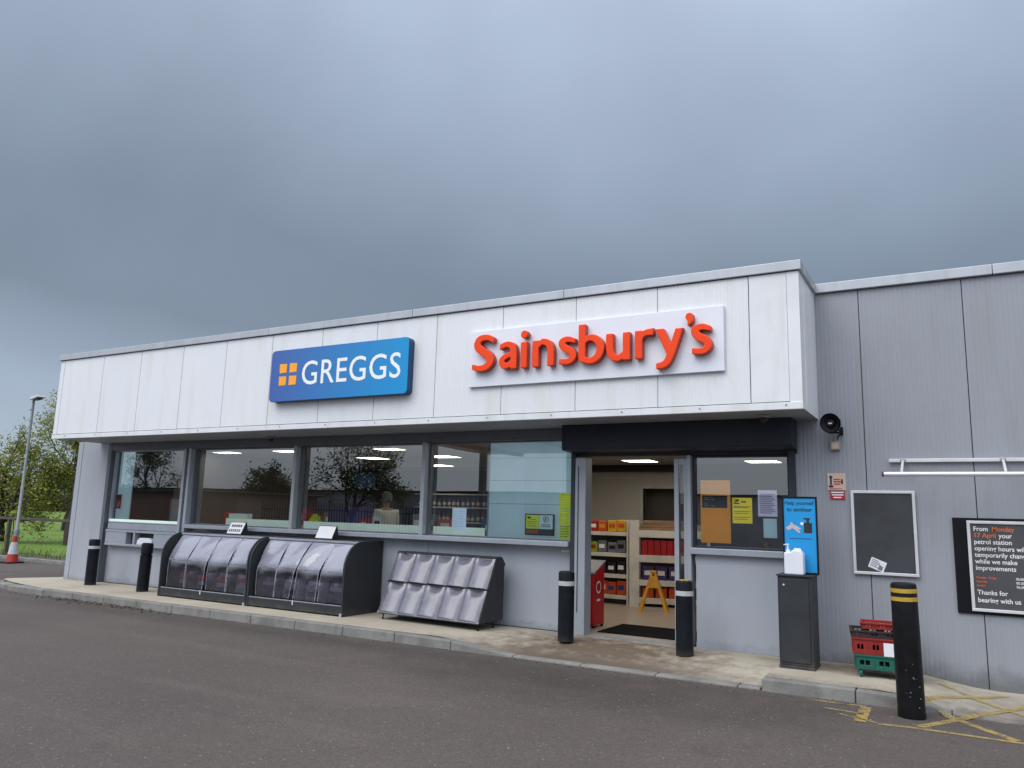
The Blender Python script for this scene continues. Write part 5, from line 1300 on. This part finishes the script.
# person behind the till
def skin_figure(name, pts, edges, rad, mat, parent, root=0, sub=2):
    me = bpy.data.meshes.new(name); me.from_pydata(pts, edges, []); o = bpy.data.objects.new(name, me); COL.objects.link(o)
    md = o.modifiers.new('skin', 'SKIN'); ly = me.skin_vertices[0] if len(me.skin_vertices) else None
    if ly is None:
        bm = bmesh.new(); bm.from_mesh(me); bm.verts.layers.skin.verify(); bm.to_mesh(me); bm.free(); ly = me.skin_vertices[0]
    for i, rr in enumerate(rad):
        ly.data[i].radius = rr if isinstance(rr, tuple) else (rr, rr)
        ly.data[i].use_root = (i == root)
    s_ = o.modifiers.new('sub', 'SUBSURF'); s_.levels = sub; s_.render_levels = sub
    bpy.context.view_layer.update()
    dg = bpy.context.evaluated_depsgraph_get(); m2_ = bpy.data.meshes.new_from_object(o.evaluated_get(dg))
    bpy.data.objects.remove(o)
    m2_.materials.clear(); m2_.materials.append(M[mat])
    for p in m2_.polygons: p.use_smooth = True
    q_ = bpy.data.objects.new(name, m2_); COL.objects.link(q_); q_.parent = parent; return q_
PX, PY = -10.36, 13.0
pe = empty('person', (PX, PY, .16), 'man with grey hair in a white shirt standing behind the till, facing left', 'person', rz=R(-125))
# local: faces -Y (before the turn)
pts = [(0, 0, .93), (0, .01, 1.12), (0, .0, 1.32), (0, -.03, 1.45), (0, -.05, 1.51), (0, -.08, 1.61), (0, -.075, 1.69),
       (.17, -.01, 1.42), (.22, -.03, 1.14), (.17, -.27, 1.08), (.14, -.36, 1.10),
       (-.17, -.01, 1.42), (-.22, -.03, 1.14), (-.17, -.27, 1.08), (-.14, -.36, 1.10),
       (.09, 0, .88), (.10, -.02, .48), (.10, .03, .08), (.10, -.14, .03), (-.09, 0, .88), (-.10, -.02, .48), (-.10, .03, .08), (-.10, -.14, .03)]
eds = [(0, 1), (1, 2), (2, 3), (3, 4), (4, 5), (5, 6), (3, 7), (7, 8), (8, 9), (9, 10), (3, 11), (11, 12), (12, 13), (13, 14), (0, 15), (15, 16), (16, 17), (17, 18), (0, 19), (19, 20), (20, 21), (21, 22)]
rad = [(.16, .12), (.16, .12), (.18, .13), (.10, .09), .058, .092, .085, .07, .052, .042, .034, .07, .052, .042, .034, .09, .065, .045, .04, .09, .065, .045, .04]
skin_figure('body', pts, eds, rad, 'skin', pe)
sp_ = [(0, 0, .90), (0, .01, 1.12), (0, .0, 1.32), (0, -.025, 1.49), (.18, -.01, 1.42), (.225, -.03, 1.16), (.20, -.15, 1.11), (-.18, -.01, 1.42), (-.225, -.03, 1.16), (-.20, -.15, 1.11)]
skin_figure('shirt', sp_, [(0, 1), (1, 2), (2, 3), (3, 4), (4, 5), (5, 6), (3, 7), (7, 8), (8, 9)], [(.195, .15), (.20, .155), (.225, .165), (.13, .115), .105, .08, .065, .105, .08, .065], 'shirt', pe)
skin_figure('trousers', [(0, 0, .92), (.09, 0, .86), (.10, -.02, .48), (.10, .03, .10), (-.09, 0, .86), (-.10, -.02, .48), (-.10, .03, .10)], [(0, 1), (1, 2), (2, 3), (0, 4), (4, 5), (5, 6)], [(.17, .13), .105, .08, .065, .105, .08, .065], 'trouser', pe)
skin_figure('hair', [(0, -.10, 1.775), (0, -.03, 1.77), (0, .005, 1.70), (0, -.005, 1.60)], [(0, 1), (1, 2), (2, 3)], [.085, .12, .125, .10], 'hair', pe)
hd = MB().lathe([(.001, -.012), (.012, -.008), (.012, .012), (.001, .018)], (0, -.185, 1.66), 8, 'y').lathe([(.03, -.008), (.03, .008)], (.094, -.07, 1.66), 10, 'x').lathe([(.03, -.008), (.03, .008)], (-.094, -.07, 1.66), 10, 'x')
hd.build('ears_and_nose', 'skin', pe, smooth=True, local=True)
MB().box(-.1, .1, 0, .1, 0, .1) and None
pl = MB().box(-12.6, -8.0, 12.56, 15.5, .0, .155).build('floor_platform', 'int_dark', shop)

# ------------------------------------------------------------------ left background: cone, lamp post, rail fence, trees, hedge
cn = empty('traffic_cone', (-23.1, 12.5, ROAD), 'orange traffic cone with a wide white sleeve on the tarmac by the fence', 'traffic cone')
MB().prism(rrect(-.23, .23, -.23, .23, .06), lambda p: (p[0], p[1], 0), lambda p: (p[0], p[1], .04)).build('base', 'black_matt', cn, bevel=.008, local=True)
MB().lathe([(.165, .04), (.14, .16), (.045, .74), (.03, .75), (.001, .75)], (0, 0, 0), 24).build('cone', 'cone_orange', cn, smooth=True, local=True)
MB().lathe([(.128, .245), (.131, .246), (.078, .575), (.075, .576)], (0, 0, 0), 24).build('sleeve', 'white_band', cn, smooth=True, local=True)
lp = empty('lamp_post', (-24.35, 13.2, ROAD), 'thin grey metal lamp post with a flat lamp head at the left edge', 'lamp post')
MB().lathe([(.07, 0), (.07, .9), (.066, .95), (.045, .98), (.036, 5.0)], (0, 0, 0), 16).build('column', 'steel', lp, smooth=True, local=True)
MB().box(-.03, .03, -.085, -.069, .35, .75).build('access_door', 'steel', lp, bevel=.004, local=True)
MB().tube([(0, 0, 4.95), (.10, 0, 5.02), (.28, 0, 5.03)], .035, 8).build('arm', 'steel', lp, smooth=True, local=True)
MB().prism([(-.05, 4.985), (.15, 4.98), (.62, 5.02), (.66, 5.05), (.55, 5.085), (.10, 5.09), (-.05, 5.05)], lambda p: (p[0], -.12, p[1]), lambda p: (p[0], .12, p[1])).build('lamp_head', 'silver', lp, bevel=.015, local=True)
MB().box(.2, .55, -.08, .08, 4.975, 4.988).build('lens', 'shade_glass', lp, local=True)
lp.rotation_euler.z = R(-12); lp.scale = (1, 1, .955)
fn = empty('rail_fence', (-40, 13.62, -.06), 'low weathered wooden rail fence along the grass edge', 'fence')
for i in range(15):
    x = -65.4+i*3.317
    if x < -17: MB().box(x-.05, x+.05, 13.58, 13.68, -.08, 1.02).build('post', 'wood', fn, bevel=.01)
MB().box(-66, -17, 13.60, 13.66, 1.022, 1.10).build('rail', 'wood', fn, bevel=.012)

def tree(name, base, H, spread, seed, label, leafmat, nleaf, lsize, group=None, low=.25, cat='tree', depth=5, trunk_r=.17, lumps=1.0):
    rs = random.Random(seed)
    t = empty(name, base, label, cat, group); B = Vector(base)
    tr_ = MB(); tips = []
    def grow(p, d_, ln, rr, lev):
        n = 4; pts_ = [p]; rs_ = [rr]
        for i in range(n):
            d_ = (d_+Vector((rs.gauss(0, .13), rs.gauss(0, .13), rs.gauss(.03, .10)))).normalized()
            p = p+d_*ln/n; pts_.append(p.copy()); rs_.append(rr*(1-.42*(i+1)/n))
        tr_.tube(pts_, rs_, 7 if lev < 2 else (5 if lev < 4 else 3))
        if lev >= depth-1:
            tips.extend(pts_[1:])
        if lev < depth:
            k = 3 if lev < 3 else 2
            for i in range(k):
                s_ = rs.choice(pts_[2:]) if lev else pts_[rs.randint(2, 4)]
                a = rs.uniform(0, 2*math.pi); tilt = rs.uniform(.45, 1.0)
                o1 = d_.orthogonal().normalized(); o2 = d_.cross(o1)
                nd = (d_*math.cos(tilt)+(o1*math.cos(a)+o2*math.sin(a))*math.sin(tilt)*spread).normalized()
                grow(s_, nd, ln*rs.uniform(.62, .82), rs_[-1]*rs.uniform(.7, .9) if lev else rr*.55, lev+1)
            grow(pts_[-1], d_, ln*rs.uniform(.65, .85), rs_[-1], lev+1)
    grow(B, Vector((0, 0, 1)), H*.27, trunk_r, 0)
    tr_.build('trunk', 'bark', t, smooth=False, fix=False)
    lv = MB()
    for i in range(nleaf):
        c = rs.choice(tips)+Vector((rs.gauss(0, .13), rs.gauss(0, .13), rs.gauss(0, .11)))*lumps
        s_ = lsize*rs.uniform(.6, 1.3)
        a = Vector((rs.gauss(0, 1), rs.gauss(0, 1), rs.gauss(0, .6))).normalized(); b_ = a.orthogonal().normalized()
        b_ = (b_*math.cos(i)+a.cross(b_)*math.sin(i))
        lv.v += [c-a*s_, c+b_*s_*.45, c+a*s_, c-b_*s_*.45]; k = len(lv.v); lv.f.append((k-4, k-3, k-2, k-1))
    lv.build('crown', leafmat, t, fix=False)
    return t
TL = 'trees on the grass beyond the fence'
tree('tree', (-29.9, 18.2, -.05), 7.2, 1.15, 12, 'bare branched spring tree with sparse yellow green leaves beside the white fascia', 'leaf_spring', 15000, .062, TL, trunk_r=.2, lumps=1.5, depth=6)
tree('tree', (-34.0, 17.8, -.05), 6.0, 1.2, 23, 'fuller leafy spring tree cut off by the left edge of the photo', 'leaf_spring', 6500, .07, TL, trunk_r=.18, lumps=1.3)
tree('tree', (-45, 27, 0), 5.6, 1.2, 31, 'smaller olive tree standing further back behind the lamp post', 'leaf_hedge', 8000, .11, TL, depth=4)
tf = MB(); rs = random.Random(9)
for i in range(5000):
    x = rs.uniform(-60, -15); y = 13.45+abs(rs.gauss(0, .9)) if i % 3 else rs.uniform(13.4, 24); hh = rs.uniform(.05, .20); a = rs.uniform(0, 6.28); lx, ly = rs.gauss(0, .05), rs.gauss(0, .05)
    dx, dy = .012*math.cos(a), .012*math.sin(a); z = -.05
    tf.v += [Vector((x-dx, y-dy, z)), Vector((x+dx, y+dy, z)), Vector((x+lx, y+ly, z+hh))]; k = len(tf.v); tf.f.append((k-3, k-2, k-1))
tag(tf.build('grass_tufts', 'grass', fix=False), 'rough grass tufts along the rail fence', 'grass', kind='stuff')
# far hedge: a continuous mass
hg = MB(); rs = random.Random(3)
for i in range(26000):
    x = rs.uniform(-150, 30); top = 3.4+1.5*math.sin(x*.21)+1.1*math.sin(x*.57+1)
    z = rs.uniform(-.1, 1)*top; c = Vector((x, 75+rs.gauss(0, 1.5), max(.1, z))); s_ = rs.uniform(.2, .55)
    a = Vector((rs.gauss(0, 1), rs.gauss(0, 1), rs.gauss(0, 1))).normalized(); b_ = a.orthogonal().normalized()
    hg.v += [c-a*s_, c+b_*s_*.7, c+a*s_, c-b_*s_*.7]; k = len(hg.v); hg.f.append((k-4, k-3, k-2, k-1))
tag(hg.build('far_hedge', 'leaf_hedge', fix=False), 'distant brown green hedge line beyond the grass field', 'hedge', kind='stuff')

# ------------------------------------------------------------------ across the forecourt (what the shop glass mirrors)
bb = empty('brick_building', (-45, -12, ROAD), 'low flat brown brick building across the forecourt, mirrored in the second shop window', 'building')
MB().box(-52, -36.5, -18, -11.5, ROAD, 2.35).build('wall', 'brick', bb)
MB().box(-52.3, -36.2, -18.3, -11.2, 2.35, 2.47).build('roof', 'anthracite', bb, bevel=.02)
MB().box(-42.4, -41.4, -11.49, -11.44, ROAD, 1.95).build('door', 'shelf_white', bb, bevel=.01)
pf = empty('palisade_fence', (-25, -13, ROAD), 'dark metal palisade fence across the forecourt, mirrored in the shop windows', 'fence')
m = MB()
for i in range(62):
    x = -36+i*.2
    m.prism([(x-.035, ROAD), (x+.035, ROAD), (x+.035, 1.85), (x, 1.97), (x-.035, 1.85)], lambda p: (p[0], -13.0, p[1]), lambda p: (p[0], -12.985, p[1]))
m.build('pales', 'frame_dark', pf)
MB().box(-36.1, -23.5, -13.06, -13.005, .35, .41).box(-36.1, -23.5, -13.06, -13.005, 1.5, 1.56).build('rails', 'frame_dark', pf)
TR = 'trees across the forecourt'
for (x, y, h, sd, lab) in ((-44, -20, 6.5, 41, 'small dark tree across the forecourt, mirrored in the middle of the second window'), (-33.5, -18, 8.0, 42, 'large dark tree across the forecourt, mirrored in the third window'), (-56, -20, 9.0, 44, 'broad dark tree across the forecourt, mirrored in the first window')):
    tree('tree', (x, y, ROAD), h, 1.15, sd, lab, 'leaf_dark', 5200, .11, TR, depth=5, lumps=1.6, trunk_r=.2)
sb = empty('storage_building', (-20, -24, ROAD), 'long low pale grey building far across the forecourt, mirrored behind the palisade fence', 'building')
MB().box(-75, 22, -27, -23, ROAD, 2.9).build('wall', 'grey_panel', sb)
MB().box(-75.2, 22.2, -27.2, -22.8, 2.9, 3.02).build('roof', 'anthracite', sb)
for i in range(12): MB().box(-70+i*7.5, -66.6+i*7.5, -22.995, -22.95, ROAD, 2.2).build('door', 'frame', sb)
cp = empty('forecourt_canopy', (-11, -6, ROAD), 'white forecourt canopy on posts, mirrored in the top of the fourth window', 'canopy')
MB().box(-19, -7, -10.5, -3.5, 4.35, 5.1).build('deck', 'white_clad', cp, bevel=.02)
for x in (-17, -13, -9):
    MB().box(x-.12, x+.12, -7.1, -6.86, ROAD, 4.34).build('post', 'grey_clad', cp)
    MB().box(x-.1, x+.1, -10.3, -3.7, 4.2, 4.348).build('beam', 'frame_dark', cp)
